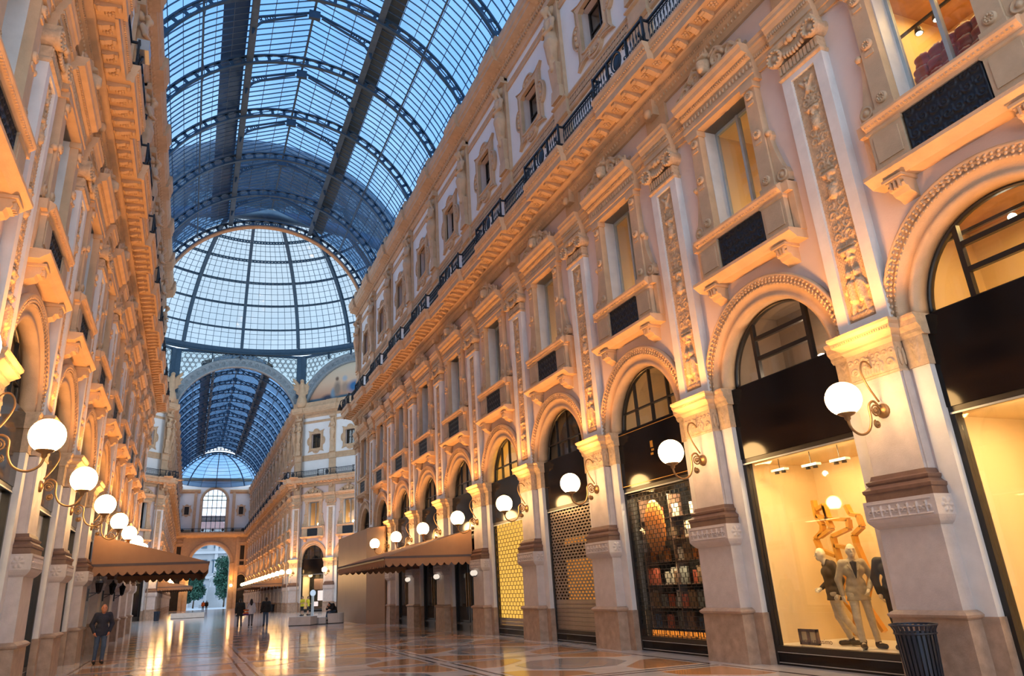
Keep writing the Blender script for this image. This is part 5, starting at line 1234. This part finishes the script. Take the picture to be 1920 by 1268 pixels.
shutter(16.43, 'open link roller shutter over the bookshop window', brick_grid(.3, 4.08, .113, .19, .012, .010), 'shutterdark', 0)
bc = thing('bookcase', wall_right, -16.43, 'dark bookcase of display shelves behind the bookshop shutter', 'bookcase')
b = MB()
for z in (.55, 1.05, 1.62, 2.2, 2.75, 3.3): b.box(-1.5, 1.5, .5, .9, z-.02, z)
for x in (-1.5, -.1, 1.5): b.box(x-.02, x+.02, .5, .9, .3, 3.9)
obj('shelving', b, 'brown', bc)
BC = [('bk_red', (.45, .10, .05)), ('bk_orange', (.60, .20, .04)), ('bk_white', (.62, .58, .5)), ('bk_blue', (.07, .12, .20)), ('bk_brown', (.22, .12, .06)), ('bk_grey', (.22, .22, .20)), ('bk_yellow', (.55, .38, .10))]
for nm, c_ in BC: mat(nm, c_, .5, .35, 20.0)
BKM = [[MB().box(-w/2, w/2, 0, .05, 0, h).mesh('book', nm) for w, h in ((.24, .32), (.31, .42), (.18, .26))] for nm, _ in BC]
SHN = {.55: 'lowest', 1.05: 'second', 1.62: 'third', 2.2: 'fourth', 2.75: 'fifth', 3.3: 'top'}; CN = ['red', 'orange', 'white', 'blue', 'brown', 'grey', 'yellow']
for z in (.55, 1.05, 1.62, 2.2, 2.75, 3.3):
    x = -1.4; n = 0
    while x < 1.35:
        ci = rng.choice([0, 1, 2, 3, 4, 5, 6], p=[.1, .16, .22, .1, .22, .1, .1]) if z > 2 else rng.choice([0, 2, 3, 4, 5], p=[.14, .2, .24, .22, .2]); m_ = BKM[ci][rng.randint(3)]
        if rng.rand() < .9:
            p = wpos(wall_right, -16.43+x, .52+.2*rng.rand()); link('book', m_, None, (p[0], p[1], z), -PI/2, label='%s book standing face out, %s from the left on the %s shelf of the bookshop' % (CN[ci], ORD[n], SHN[z]), category='book', group='books behind the shutter')
            n += 1
        x += rng.uniform(.24, .34)
b = MB().smooth(); b.sphere((0, 0, 0), .5, 16, 12, (1.0, .12, 1.45)); b.smooth(False)
o = obj('orange_sign', b, 'bk_orange', None, tuple(np.array(wpos(wall_right, -16.43-.75, .44))+[0, 0, 3.1]), -PI/2, label='large orange oval panel high in the bookshop window', category='panel')
sg_ = thing('display_sign', wall_right, -16.43, 'strip with two rows of glowing orange marks at the foot of the bookshop', 'sign')
b = MB(); b.box(-1.35, 1.35, .34, .38, .12, .55); obj('sign_board', b, 'black', sg_); b = MB(); rg = np.random.RandomState(3)
for rw in (.18, .37):
    x = -1.3
    while x < 1.25:
        w = rg.uniform(.06, .1)
        for s in range(3): b.box(x+w*.5*(s % 2), x+w*.5*(s % 2)+.025, .33, .34, rw+.03*s*rg.rand(), rw+.13); b.box(x, x+w, .33, .34, rw+.055*s*rg.rand(), rw+.02+.055*s*rg.rand()) if rg.rand() < .8 else None
        x += w+.03
obj('glowing_marks', b, 'orangetext', sg_)
# steel shutter
e = shopfront(wall_right, -21.43, 'dark shopfront behind the perforated steel shutter', False)
shutter(21.43, 'perforated steel roller shutter with solid slats at the bottom', brick_grid(1.25, 4.1, .095, .22, .042, .07), 'shutter', 10)
room(e, 'shop_interior', 0, 1.7, .4, 1.9, .05, 4.15, 'darkroom'); b = MB(); b.box(-1.2, 1.0, .5, .55, 1.25, 2.5); b.box(-1.4, 1.2, .6, .62, 3.0, 3.2); obj('orange_glow_sheet', b, 'orangeglow', e)  # emissive sheets stand in for the orange lit shop inside
# yellow lit shutter
e = shopfront(wall_right, -26.43, 'shopfront glowing yellow through its brick patterned shutter', False)
shutter(26.43, 'brick patterned roller shutter with bright yellow light behind it', brick_grid(.62, 4.1, .145, .30, .018, .02), 'bronze', 5)
b = MB(); b.box(-1.5, 1.5, .24, .27, .05, 4.1); obj('yellow_glow_sheet', b, 'lityellow', e)  # emissive sheet added in place of the yellow lit interior
# doors under the right awning
m_dl = MB(); m_dl.box(-.72, .72, .22, .28, .1, 4.0); m_dl.box(-.72, .72, .20, .30, 0, .3); M_DL = m_dl.mesh('door_leaf', 'frame'); M_DH = MB().box(-.02, .02, .12, .2, 1.0, 2.4).mesh('door_handle', 'bronze'); M_DG = MB().box(-.55, .55, .205, .21, .45, 3.8).mesh('door_glass', 'black')
DN = [0]
def door(wall, x, label):
    DN[0] += 1; e = empty('door_%d' % DN[0], wpos(wall, x), wall.rotation_euler.z, None, kind='structure', label=label, category='door')
    link('fascia', M_FASC, e); link('door_frame', M_SFR, e); link('backing', M_DRK, e)
    for s in (-1, 1): d = link('door_leaf', M_DL, e, (s*.76, 0, 0)); link('door_handle', M_DH, d, (-s*.6, 0, 0)); link('door_glass', M_DG, d)
for y, w_ in ((31.43, 'first'), (36.43, 'second'), (41.43, 'third')): door(wall_right, -y, '%s dark double door under the right awning' % w_)
for y in (46.43, 51.43): door(wall_right, -y, 'dark shop door hidden behind the %s half of the hoarding' % ('near' if y < 50 else 'far'))
n = 0
for y in YB:
    if y < 9: continue
    if y < 29 :
        e = shopfront(wall_left, y, '%s foreshortened shop window on the left facade' % ORD[n]); room(e, 'display_room', 0, 1.9, .3, 2.0, .34, 4.16, 'cream' if n != 1 else 'dimroom', 'whitefloor'); area(e, (0, .9, 4.05), 2.4, .4, 45, WARM)
    else: door(wall_left, y, '%s dark doorway under the left awning' % ORD[n])
    n += 1
for wl_, x, w_ in ((oct_r, 0, 'middle'), (oct_r, 5, 'right'), (oct_l, -5, 'left'), (oct_l, 0, 'middle'), (oct_l, 5, 'right')): door(wl_, x, 'dark %s shop doorway on the %s diagonal wall of the crossing' % (w_, 'right' if wl_ is oct_r else 'left'))
e = shopfront(oct_r, -5, 'bright shop on the right diagonal wall of the crossing'); room(e, 'shop_interior', 0, 1.5, .3, 1.6, .05, 4.15, 'cream', 'whitefloor'); area(e, (0, .9, 4.0), 2.0, .6, 130, (1, .72, .4))
emat('pinkglow', (1.0, .75, .7), 1.4); emat('violetglow', (.35, .22, 1.0), 1.0)
b = MB(); b.box(.0, 1.0, 1.2, 1.25, 1.2, 2.3); b.box(-.5, .2, 1.0, 1.05, .6, 1.1); obj('light_panel', b, 'pinkglow', e); b = MB(); b.box(1.0, 1.4, 1.2, 1.25, 1.2, 2.3); obj('violet_panel', b, 'violetglow', e); b = MB(); b.box(-.6, 1.45, 1.26, 1.32, 2.4, 3.6); b.box(-.6, 1.4, .9, 1.2, .1, .55); obj('shop_shelf', b, 'brown', e)

# ------------------------------------------------------------------ awnings, hoarding, benches
def scallop(L, h=.27, n=None, d=.13):
    n = n or max(int(round(L/.30)), 1); P = [(0, 0), (0, -h)]
    for i in range(n):
        for t in (0.25, .5, .75, 1.0): P.append((L*(i+t)/n, -h-d*math.sin(PI*t)+0.0))
    P.append((L, 0)); return P
def awning(xw, xf, y0, y1, zt, zf, label):
    sgn = 1 if xw > 0 else -1; t = empty('shop_awning', (xw, y0, 0), 0, None, label=label, category='awning')
    w = xf-xw; L = y1-y0
    b = MB(); v = [(0, 0, zt), (0, L, zt), (w, L, zf), (w, 0, zf)]; v2 = [(x, y, z-.03) for x, y, z in v]; b.add(v+v2, [(0, 1, 2, 3), (7, 6, 5, 4), (0, 3, 7, 4), (1, 5, 6, 2), (2, 6, 7, 3), (0, 4, 5, 1)]); obj('top_cloth', b, 'awning', t)
    for y in (0, L):
        b = MB(); b.add([(0, y-.01, zt), (w, y-.01, zf), (0, y-.01, zf), (0, y+.01, zt), (w, y+.01, zf), (0, y+.01, zf)], [(0, 1, 2), (5, 4, 3), (0, 3, 4, 1), (1, 4, 5, 2), (2, 5, 3, 0)]); obj('side_cloth', b, 'awning', t)
        b = MB(); b._prism([(math.copysign(x, w), y-.012, zf+z) for x, z in scallop(abs(w))], [(math.copysign(x, w), y+.012, zf+z) for x, z in scallop(abs(w))]); obj('valance', b, 'awning', t)
        b = MB(); b.box(*sorted((0, w*1.01)), y-.02, y+.02, zf-.07, zf+.015); obj('edge_band', b, 'awningdark', t)
    b = MB(); b._prism([(w-.012, y, zf+z) for y, z in scallop(L)], [(w+.012, y, zf+z) for y, z in scallop(L)]); obj('valance', b, 'awning', t)
    b = MB(); b.box(w-.02, w+.02, 0, L, zf-.07, zf+.015); obj('edge_band', b, 'awningdark', t)
    b = MB(); b.box(w-.06*sgn*0-.03, w+.03, .05, L-.05, zf-.12, zf-.06)
    for k in range(5): y = .1+(L-.2)*k/4; b.bar((0, y, zt-.1), (w, y, zf-.08), .04, .06)
    obj('awning_frame', b, 'frame', t); return t
awning(7.15, 3.42, 29.5, 39.7, 4.10, 3.08, 'brown scalloped awning on the right with dark doors beneath')
awning(-7.15, -3.24, 29.6, 40.5, 4.12, 3.10, 'brown scalloped awning on the left above the walking man')
awning(-7.15, -3.4, 93.5, 112, 4.1, 3.4, 'distant tan awning on the left side of the far gallery'); awning(7.15, 3.5, 98, 128, 4.1, 3.4, 'distant tan awning on the right side of the far gallery')
b = MB(); b.pz([(6.27, 45.8), (7.02, 44.15), (7.12, 44.2), (7.12, 54.9), (6.2, 54.9)], 0, 5.55); h_ = obj('hoarding', b, 'hoard', None, label='tall brown site hoarding boxed round the end of the right facade', category='hoarding')
# small twin globe sconces and black lanterns on the piers
emat('dimglobe', (1.0, .85, .7), .9)
for y, w_ in ((28.93, 'nearest'), (33.93, 'middle'), (38.93, 'farthest')):
    t = thing('twin_globe_sconce', wall_right, -y, '%s small twin globe light on a pier at the right awning' % w_, 'lamp', 'twin globe sconces')
    b = MB(); b.box(-.04, .04, -.44, -.36, 2.2, 2.34); b.box(-.14, .14, -.50, -.46, 2.18, 2.22); obj('bracket', b, 'iron', t)
    for s in (-1, 1): b = MB().smooth(); b.sphere((s*.12, -.48, 2.33), .11, 14, 10); obj('globe', b, 'dimglobe', t)
for y, w_ in ((28.93, 'nearest'), (33.93, 'middle'), (38.93, 'farthest')):
    t = thing('wall_lantern', wall_left, y, '%s black wall lantern on a pier under the left awning' % w_, 'lantern', 'black lanterns')
    b = MB(); b.bar((0, -.38, 2.15), (0, -.72, 2.15), .03); b.bar((0, -.4, 2.0), (0, -.66, 2.14), .025); b.box(-.04, .04, -.44, -.38, 1.9, 2.3); obj('bracket', b, 'iron', t)
    b = MB(); b.lathe([(.07, 2.18), (.13, 2.48)], 6, (0, -.72, 0)); 
    for k in range(6): a = k*PI/3; b.bar((.075*math.cos(a), -.72+.075*math.sin(a), 2.18), (.135*math.cos(a), -.72+.135*math.sin(a), 2.48), .02)
    obj('lantern_glass', b, 'black', t); b = MB(); b.lathe([(.16, 2.47), (.12, 2.54), (.05, 2.6), (.03, 2.66), (.001, 2.7)], 8, (0, -.72, 0)); b.lathe([(.03, 2.12), (.09, 2.18)], 6, (0, -.72, 0)); obj('lantern_cap', b, 'iron', t)
def bench(name, P, z0, z1, label):
    t = obj(name, MB().pz(P, z0+.04, z1), 'concrete', None, label=label, category='bench'); obj('painted_shade_strip', MB().pz([(x*.995+.01, y) for x, y in P], 0, z0+.04), 'darkroom', t); return t  # solid foot strip coloured dark as the shade below the bench
bench('stone_bench', [(2.25, 50.0), (3.5, 49.3), (4.1, 50.4), (2.9, 51.1)], 0, .52, 'long pale bench block left of the crouching person')
bench('stone_bench', [(4.14, 50.05), (4.55, 49.95), (4.70, 50.3), (4.70, 51.3), (4.0, 51.3), (3.95, 50.75)], 0, .40, 'low curved pale bench block between the two taller ones')
bench('stone_bench', [(4.75, 50.2)]+[(5.3+.55*math.cos(a), 50.6+.55*math.sin(a)) for a in np.linspace(-PI/2, PI/3, 9)]+[(4.8, 51.2)], 0, .62, 'round-ended pale bench block beside the crouching person')
bench('stone_bench', [(-5.45, 92.4), (-1.95, 91.6), (-1.9, 92.2), (-5.4, 93.0)], 0, .55, 'distant pale bench slab below the left awning')
t = empty('sign_post', (7.6, 75.6, 0), -PI/5, None, label='steel sign post with a round blue-white head in the crossing', category='sign post'); emat('signglow', (.65, .8, 1.0), .8)
obj('post', MB().box(-.11, .11, -.06, .06, 0, 1.75), 'steel', t); b = MB().smooth(); b.lathe([(.001, -.06), (.28, -.06), (.30, 0), (.28, .06), (.001, .06)], 20, (0, 0, 2.0), axis='y'); obj('sign_disc', b, 'signglow', t)
# waste bins
b = MB(); 
for k in range(26):
    a = 2*PI*k/26; c_, s_ = math.cos(a), math.sin(a); d = .028
    for (r0, z0), (r1, z1) in (((.235, .05), (.275, .78)), ((.275, .78), (.285, .86)), ((.285, .86), (.325, .93))): b.bar((r0*c_, r0*s_, z0), (r1*c_, r1*s_, z1), .040, .010, (c_, s_, 0))
bs_ = b.mesh('slat_ring', 'bin'); HO = [MB().smooth().tube([(r*math.cos(a), r*math.sin(a), z) for a in np.linspace(0, 2*PI, 33)[:-1]], .014, 6, closed=True).mesh('hoop', 'bin') for z, r in ((.93, .327), (.81, .286), (.06, .24))]
bl_ = MB().smooth().lathe([(.001, .03), (.22, .03), (.255, .80), (.24, .80), (.21, .1), (.001, .1)], 26).mesh('liner', 'binliner')
for (x, y), lb in (((6.52, 8.74), 'dark slatted metal waste bin with a flared rim at the near pier'), ((-6.6, 84.0), 'small distant waste bin by the left diagonal wall'), ((6.6, 103), 'small distant waste bin on the right of the far gallery')):
    t = empty('waste_bin', (x, y, 0), .1, None, label=lb, category='bin')
    link('slat_ring', bs_, t); [link('hoop', m_, t) for m_ in HO]; link('liner', bl_, t)
# floodlight boxes on the balconies
t = empty('floodlight', (-6.25, 18.0, 15.9), PI/2, None, label='grey floodlight box fixed to the left balcony railing', category='floodlight'); obj('housing', MB().box(-.30, .30, -.16, .16, 0, .34), 'steel', t); obj('bracket', MB().bar((0, 0, 0), (0, .1, -.35), .06), 'iron', t)
t = empty('floodlight', (6.2, 54.6, 15.5), -PI/4, None, label='small black bell floodlight at the far end of the right balcony', category='floodlight'); b = MB().smooth(); b.tube([(.3, 0, .3), (.1, 0, .55), (-.15, 0, .45), (-.2, 0, .2)], .035, 6); obj('arm', b, 'iron', t); b = MB().smooth(); b.lathe([(.06, .2), (.1, .1), (.2, -.25), (.001, -.25)], 12, (-.2, 0, 0)); obj('bell', b, 'iron', t)
# ------------------------------------------------------------------ people and mannequins
mat('skin', (.50, .27, .17), .55, .08, 6.0); mat('skinred', (.52, .22, .13), .5, .08, 6.0); mat('manneq', (.80, .66, .46), .35, .03, 3.0)
for nm, c_ in (('navy', (.018, .022, .04)), ('jeans', (.05, .085, .15)), ('blackcloth', (.012, .011, .011)), ('greypants', (.10, .09, .10)), ('whitecloth', (.55, .53, .55)), ('hair', (.018, .013, .011)), ('shoe', (.015, .013, .012)), ('orangecloth', (.60, .13, .02)), ('yellowcloth', (.62, .50, .02)), ('purple', (.10, .03, .12)), ('beigejacket', (.48, .39, .26)), ('creampants', (.78, .66, .46)), ('darkjacket', (.035, .022, .020)), ('greyhair', (.25, .22, .2))): mat(nm, c_, .75, .2, 14.0, .2, 60)
C = lambda a, b, r0, r1=None, k=.03: ('c', np.array(a, float), np.array(b, float), r0, r0 if r1 is None else r1, k)
E3 = lambda c, r: ('e', np.array(c, float), np.array(r, float))
def pose(**kw):
    J = dict(head=(0, -.02, 1.635), neck=(0, .01, 1.47), chest=(0, 0, 1.30), waist=(0, 0, 1.08), pelvis=(0, 0, .95))
    for s, n in ((-1, 'R'), (1, 'L')):
        J.update({'sh'+n: (s*.185, .01, 1.42), 'el'+n: (s*.245, .03, 1.14), 'wr'+n: (s*.25, -.06, .89), 'hip'+n: (s*.09, 0, .92), 'kn'+n: (s*.10, -.02, .50), 'an'+n: (s*.10, .03, .085), 'toe'+n: (s*.12, -.15, .04)})
    J.update(kw); return {k: np.array(v, float) for k, v in J.items()}
def hand(J, n, sx):
    w = J['wr'+n]; e = J['el'+n]; d = (w-e)/np.linalg.norm(w-e); side = np.cross(d, (0, 1, 0)); side /= max(np.linalg.norm(side), 1e-6); fwd = np.cross(side, d)
    P = [C(w, w+d*.07, .030, .034, .015)]
    for i, (o, L) in enumerate(((-.028, .065), (-.010, .078), (.009, .073), (.026, .058))):
        a = w+d*.08+fwd*o; m = a+d*L*.55+side*(-sx)*.012; P += [C(a, m, .0105, .0095, .006), C(m, m+d*L*.45+side*(-sx)*.022, .0095, .008, .006)]
    P.append(C(w+d*.03-fwd*.03, w+d*.075-fwd*.055, .013, .0105, .006)); P.append(C(w+d*.075-fwd*.055, w+d*.105-fwd*.05, .0105, .009, .006)); return P
def body_prims(J, hands=True):
    h = J['head']
    P = [E3(h, (.075, .092, .115)), C(h+[0, -.03, -.075], h+[0, -.055, -.085], .045, .035), C(J['neck']+[0, 0, -.05], h+[0, .015, -.08], .058, .054), C(h+[0, -.09, .0], h+[0, -.108, -.03], .010, .014, .01), E3(h+[.076, .01, -.015], (.012, .02, .032)), E3(h+[-.076, .01, -.015], (.012, .02, .032)),
         C(h+[-.02, -.088, -.065], h+[.02, -.088, -.065], .008, .008, .008), C(h+[-.045, -.082, .025], h+[.045, -.082, .025], .010, .010, .012),
         C(J['shL'], J['shR'], .062), C(J['chest']+[-.06, 0, 0], J['chest']+[.06, 0, 0], .098), C(J['chest'], J['waist'], .11, .10), C(J['waist'], J['pelvis'], .10, .108), C(J['hipL'], J['hipR'], .092)]
    for n, s in (('L', 1), ('R', -1)):
        P += [C(J['sh'+n], J['el'+n], .055, .043), C(J['el'+n], J['wr'+n], .042, .028), C(J['hip'+n], J['kn'+n], .074, .048), C(J['kn'+n], J['an'+n], .048, .034), C(J['an'+n], J['toe'+n], .038, .032)]
        if hands: P += hand(J, n, s)
    return P
def top_prims(J, long=0.0, loose=.022, sleeve=1.0):
    g = loose
    P = [C(J['shL']+[-.015, 0, 0], J['shR']+[.015, 0, 0], .068+g*.6), C(J['chest']+[-.075, 0, 0], J['chest']+[.075, 0, 0], .105+g), C(J['chest'], J['waist'], .116+g, .112+g), C(J['waist']+[-.06, 0, 0], J['waist']+[.06, 0, 0], .095+g), C(J['waist'], J['pelvis']+[0, 0, -.08-long], .112+g, .122+g), C(J['pelvis']+[-.085, 0, -.0], J['pelvis']+[.085, 0, -.0], .10+g), C(J['pelvis']+[-.085, 0, -.10-long], J['pelvis']+[.085, 0, -.10-long], .102+g), C(J['neck']+[0, .012, -.05], J['neck']+[0, .012, .0], .07+g*.4, .066)]
    for n in 'LR':
        e = J['el'+n] if sleeve > .4 else J['sh'+n]+(J['el'+n]-J['sh'+n])*.7; P.append(C(J['sh'+n], e, .062+g, .05+g*.8))
        if sleeve > .4: P.append(C(J['el'+n], J['el'+n]+(J['wr'+n]-J['el'+n])*.93, .05+g*.8, .036+g*.7))
    return P
def leg_prims(J, loose=.018, upto=1.0):
    P = [C(J['hipL'], J['hipR'], .096+loose*.5), C(J['pelvis'], J['pelvis']+[0, 0, .08], .108, .105)]
    for n in 'LR':
        P.append(C(J['hip'+n], J['kn'+n], .078+loose, .05+loose))
        if upto >= 1: P.append(C(J['kn'+n], J['an'+n]+[0, 0, .02], .05+loose, .038+loose))
    return P
def person(name, loc, rz, J, label, top, legs, skin='skin', hair=None, shoe='shoe', res=.016, scale=1.0, long=0.0, loose=.022, sleeve=1.0, shorts=False, longhair=False, cat='person', hands=True, legloose=.018, extra=None):
    o = obj(name, sdf_mesh(body_prims(J, hands), min(res, .011) if hands else res, .03), skin, None, loc, rz, label=label, category=cat); o.scale = (scale,)*3
    tm = sdf_mesh(top_prims(J, long, loose, sleeve), res, .04)
    if J['pelvis'][2] > .9: tm.v[0][:, 2] = np.where(np.abs(tm.v[0][:, 0]) < .24, np.maximum(tm.v[0][:, 2], J['pelvis'][2]-.11-long), tm.v[0][:, 2])   # straight hem
    jk = obj('jacket' if sleeve > .4 else 'shirt', tm, top, o); obj('shorts' if shorts else 'trousers', sdf_mesh(leg_prims(J, legloose, 0 if shorts else 1), res, .03), legs, o)
    for n in 'LR': obj('shoe', sdf_mesh([C(J['an'+n]+[0, .02, -.035], J['toe'+n]+[0, -.02, .005], .05, .042), C(J['an'+n], J['an'+n]+[0, 0, .03], .052, .05)], .012, .03), shoe, o)
    h = J['head']
    if hair:
        P = [E3(h+[0, .022, .03], (.085, .092, .105)), C(h+[0, .06, -.02], h+[0, .055, -.05], .06)]
        if longhair: P += [C(h+[0, .06, 0], h+[0, .08, -.28], .085, .09), C(h+[-.06, .04, -.05], h+[-.07, .05, -.24], .045), C(h+[.06, .04, -.05], h+[.07, .05, -.24], .045)]
        obj('hair', sdf_mesh(P, .014, .03), hair, o)
    if extra: extra(jk if cat == 'mannequin' else o, J)
    return o
def eyes(o, J):
    h = J['head']; b = MB().smooth(); [b.sphere(h+[s*.03, -.083, .008], .010, 8, 6) for s in (-1, 1)]; obj('eyes', b, 'hair', o)
face = lambda x, y, tx=-3.885, ty=0.0: math.atan2(ty-y, tx-x)+PI/2
# man walking towards the camera on the left, hands in pockets
J = pose(elL=(.29, .07, 1.15), wrL=(.21, -.08, .92), elR=(-.29, .07, 1.15), wrR=(-.21, -.10, .91), knL=(.10, -.10, .51), anL=(.09, -.04, .10), toeL=(.10, -.22, .05), knR=(-.10, .02, .50), anR=(-.11, .10, .10), toeR=(-.12, -.08, .04), head=(0, -.06, 1.625))
person('person', (-6.36, 27.55, 0), face(-6.36, 27.55)+.1, J, 'bald man in navy jacket and jeans walking under the left lamps', 'navy', 'jeans', 'skinred', None, long=.02, loose=.022, extra=eyes, scale=1.02)
# three people walking away
J = pose(knL=(.09, -.08, .5), anL=(.09, -.08, .1), toeL=(.09, -.24, .05), anR=(-.10, .14, .11), toeR=(-.11, -.02, .035))
person('person', (-.48, 54.1, 0), PI+.05, J, 'person in a long black coat walking away, leftmost of three', 'blackcloth', 'greypants', hair='hair', res=.02, long=.18, loose=.06)
J = pose(knR=(-.09, -.08, .5), anR=(-.09, -.08, .1), toeR=(-.09, -.24, .05), anL=(.10, .14, .11), toeL=(.11, -.02, .035), shL=(.16, .01, 1.4), shR=(-.16, .01, 1.4))
person('person', (.22, 53.9, 0), PI-.05, J, 'long-haired person in a white jacket walking away, middle of three', 'whitecloth', 'greypants', hair='hair', res=.02, long=.05, loose=.03, longhair=True, scale=.98)
J = pose(knL=(.09, -.06, .5), anR=(-.10, .10, .10), toeR=(-.11, -.06, .035))
person('person', (1.12, 53.2, 0), PI, J, 'person in a black jacket and blue jeans walking away, rightmost of three', 'blackcloth', 'jeans', hair='hair', res=.02, loose=.05, scale=1.01)
t = empty('shoulder_bag', (-.10, 53.86, .72), PI, None, label='orange and purple shoulder bag carried by the person in white', category='bag')
obj('bag_body', sdf_mesh([C((-.12, 0, .12), (.12, 0, .12), .07), C((-.12, 0, .3), (.12, 0, .3), .06)], .015, .05), 'orangecloth', t); obj('bag_base', sdf_mesh([C((-.13, 0, .05), (.13, 0, .05), .075)], .015, .03), 'purple', t); obj('bag_strap', MB().smooth().tube([(0, .05, .33), (-.1, .17, .6), (-.22, .15, .75), (-.34, .0, .72), (-.3, -.12, .6)], .014, 6), 'purple', t)
t = empty('shoulder_bag', (.80, 53.25, .80), PI, None, label='dark bag hanging at the side of the person in jeans', category='bag'); obj('bag_body', sdf_mesh([C((0, -.08, .05), (0, .08, .05), .05), C((0, -.08, .22), (0, .08, .22), .05)], .015, .04), 'blackcloth', t)
# two runners in yellow
J = pose(elL=(.26, -.02, 1.16), wrL=(.12, -.22, 1.12), elR=(-.26, -.02, 1.16), wrR=(-.10, -.22, 1.10))
person('person', (6.5, 74.7, 0), -.9, J, 'left one of two people in yellow shirts and black shorts', 'yellowcloth', 'blackcloth', hair='hair', res=.024, sleeve=.3, shorts=True, hands=True, scale=.99)
person('person', (7.1, 75.2, 0), 1.0, pose(elL=(.26, -.02, 1.16), wrL=(.14, -.22, 1.08)), 'right one of two people in yellow shirts and black shorts', 'yellowcloth', 'blackcloth', hair='hair', res=.024, sleeve=.3, shorts=True, scale=.97)
# crouching person on the bench: hunched forward over the knees
J = pose(pelvis=(0, .05, .70), hipL=(.1, 0, .70), hipR=(-.1, 0, .70), waist=(0, .02, .85), chest=(0, -.16, 1.02), neck=(0, -.32, 1.10), head=(0, -.44, 1.13), shL=(.19, -.24, 1.10), shR=(-.19, -.24, 1.10), elL=(.24, -.38, .85), elR=(-.24, -.38, .85), wrL=(.06, -.52, .92), wrR=(-.06, -.52, .90), knL=(.12, -.45, .66), knR=(-.12, -.45, .66), anL=(.12, -.55, .22), anR=(-.12, -.55, .22), toeL=(.13, -.72, .17), toeR=(-.13, -.72, .17))
person('person', (5.22, 50.75, .04), -1.0, J, 'person hunched over on the pale bench with head in hands', 'blackcloth', 'jeans', hair='hair', res=.02, loose=.04)
J = pose(knL=(.09, -.08, .5), anL=(.09, -.08, .1), toeL=(.09, -.24, .05))
person('person', (-1.15, 143.2, 0), PI, J, 'distant person in an orange top near the far arch', 'orangecloth', 'greypants', hair='hair', res=.035, hands=False)
person('person', (-.6, 142.2, 0), PI, J, 'distant person in dark clothes near the far arch', 'blackcloth', 'greypants', hair='hair', res=.035, hands=False)
# mannequins in the clothing window
def jacket_front(mt):
    def f(o, J):
        c = J['chest']; b = MB()
        P = [(c[0]-.05, c[2]+.10), (c[0]+.05, c[2]+.10), (c[0]+.012, c[2]-.16), (c[0]-.012, c[2]-.16)]
        b = sdf_mesh([C(c+[-.035, -.135, .13], c+[0, -.150, -.13], .022, .006, .01), C(c+[.035, -.135, .13], c+[0, -.150, -.13], .022, .006, .01), C(c+[0, -.12, .14], c+[0, -.148, -.08], .03, .008, .01)], .01, .01); obj('shirt_front', b, 'blackcloth', o)
        for s in (-1, 1): obj('lapel', sdf_mesh([C(c+[s*.085, -.115, .15], c+[s*.02, -.158, -.14], .012, .008, .008), C(c+[s*.095, -.12, .08], c+[s*.05, -.152, .0], .014, .012, .01)], .008, .01), mt, o)
        h = J['head']
    return f
S2 = 1.08
J = pose(shL=(.165, .01, 1.42), shR=(-.165, .01, 1.42), head=(.02, -.03, 1.645), elR=(-.27, .04, 1.15), wrR=(-.25, .0, .88), elL=(.30, .05, 1.16), wrL=(.15, -.18, .96), knL=(.13, .0, .5), anL=(.17, .02, .085), toeL=(.24, -.12, .04), knR=(-.10, -.05, .5), anR=(-.08, -.02, .085), toeR=(-.10, -.19, .04))
person('mannequin', (8.22, 11.22, .345), -.62, J, 'pale mannequin in a light beige blazer and cream trousers', 'beigejacket', 'creampants', 'manneq', None, 'shoe', .012, S2, .05, .009, cat='mannequin', legloose=.012, extra=jacket_front('beigejacket'))
J = pose(shL=(.165, .01, 1.42), shR=(-.165, .01, 1.42), head=(-.02, -.10, 1.62), neck=(0, -.03, 1.46), chest=(0, -.02, 1.29), elR=(-.24, .08, 1.16), wrR=(-.14, -.17, 1.0), elL=(.25, .10, 1.14), wrL=(.24, .0, .89), knL=(.10, .05, .5), anL=(.12, .30, .10), toeL=(.14, .14, .045), knR=(-.08, .03, .5), anR=(-.08, .18, .09), toeR=(-.1, .01, .04))
person('mannequin', (8.42, 12.0, .345), -2.05, J, 'pale mannequin turned sideways in a dark blazer and cream trousers', 'darkjacket', 'creampants', 'manneq', None, 'shoe', .012, S2, .05, .008, cat='mannequin', legloose=.012)
J = pose(elR=(-.28, .04, 1.15), wrR=(-.24, -.02, .9))
person('mannequin', (8.5, 10.62, .345), -1.0, J, 'pale mannequin in a dark suit half hidden by the near pier', 'blackcloth', 'blackcloth', 'manneq', None, 'shoe', .014, S2, .03, .02, cat='mannequin')
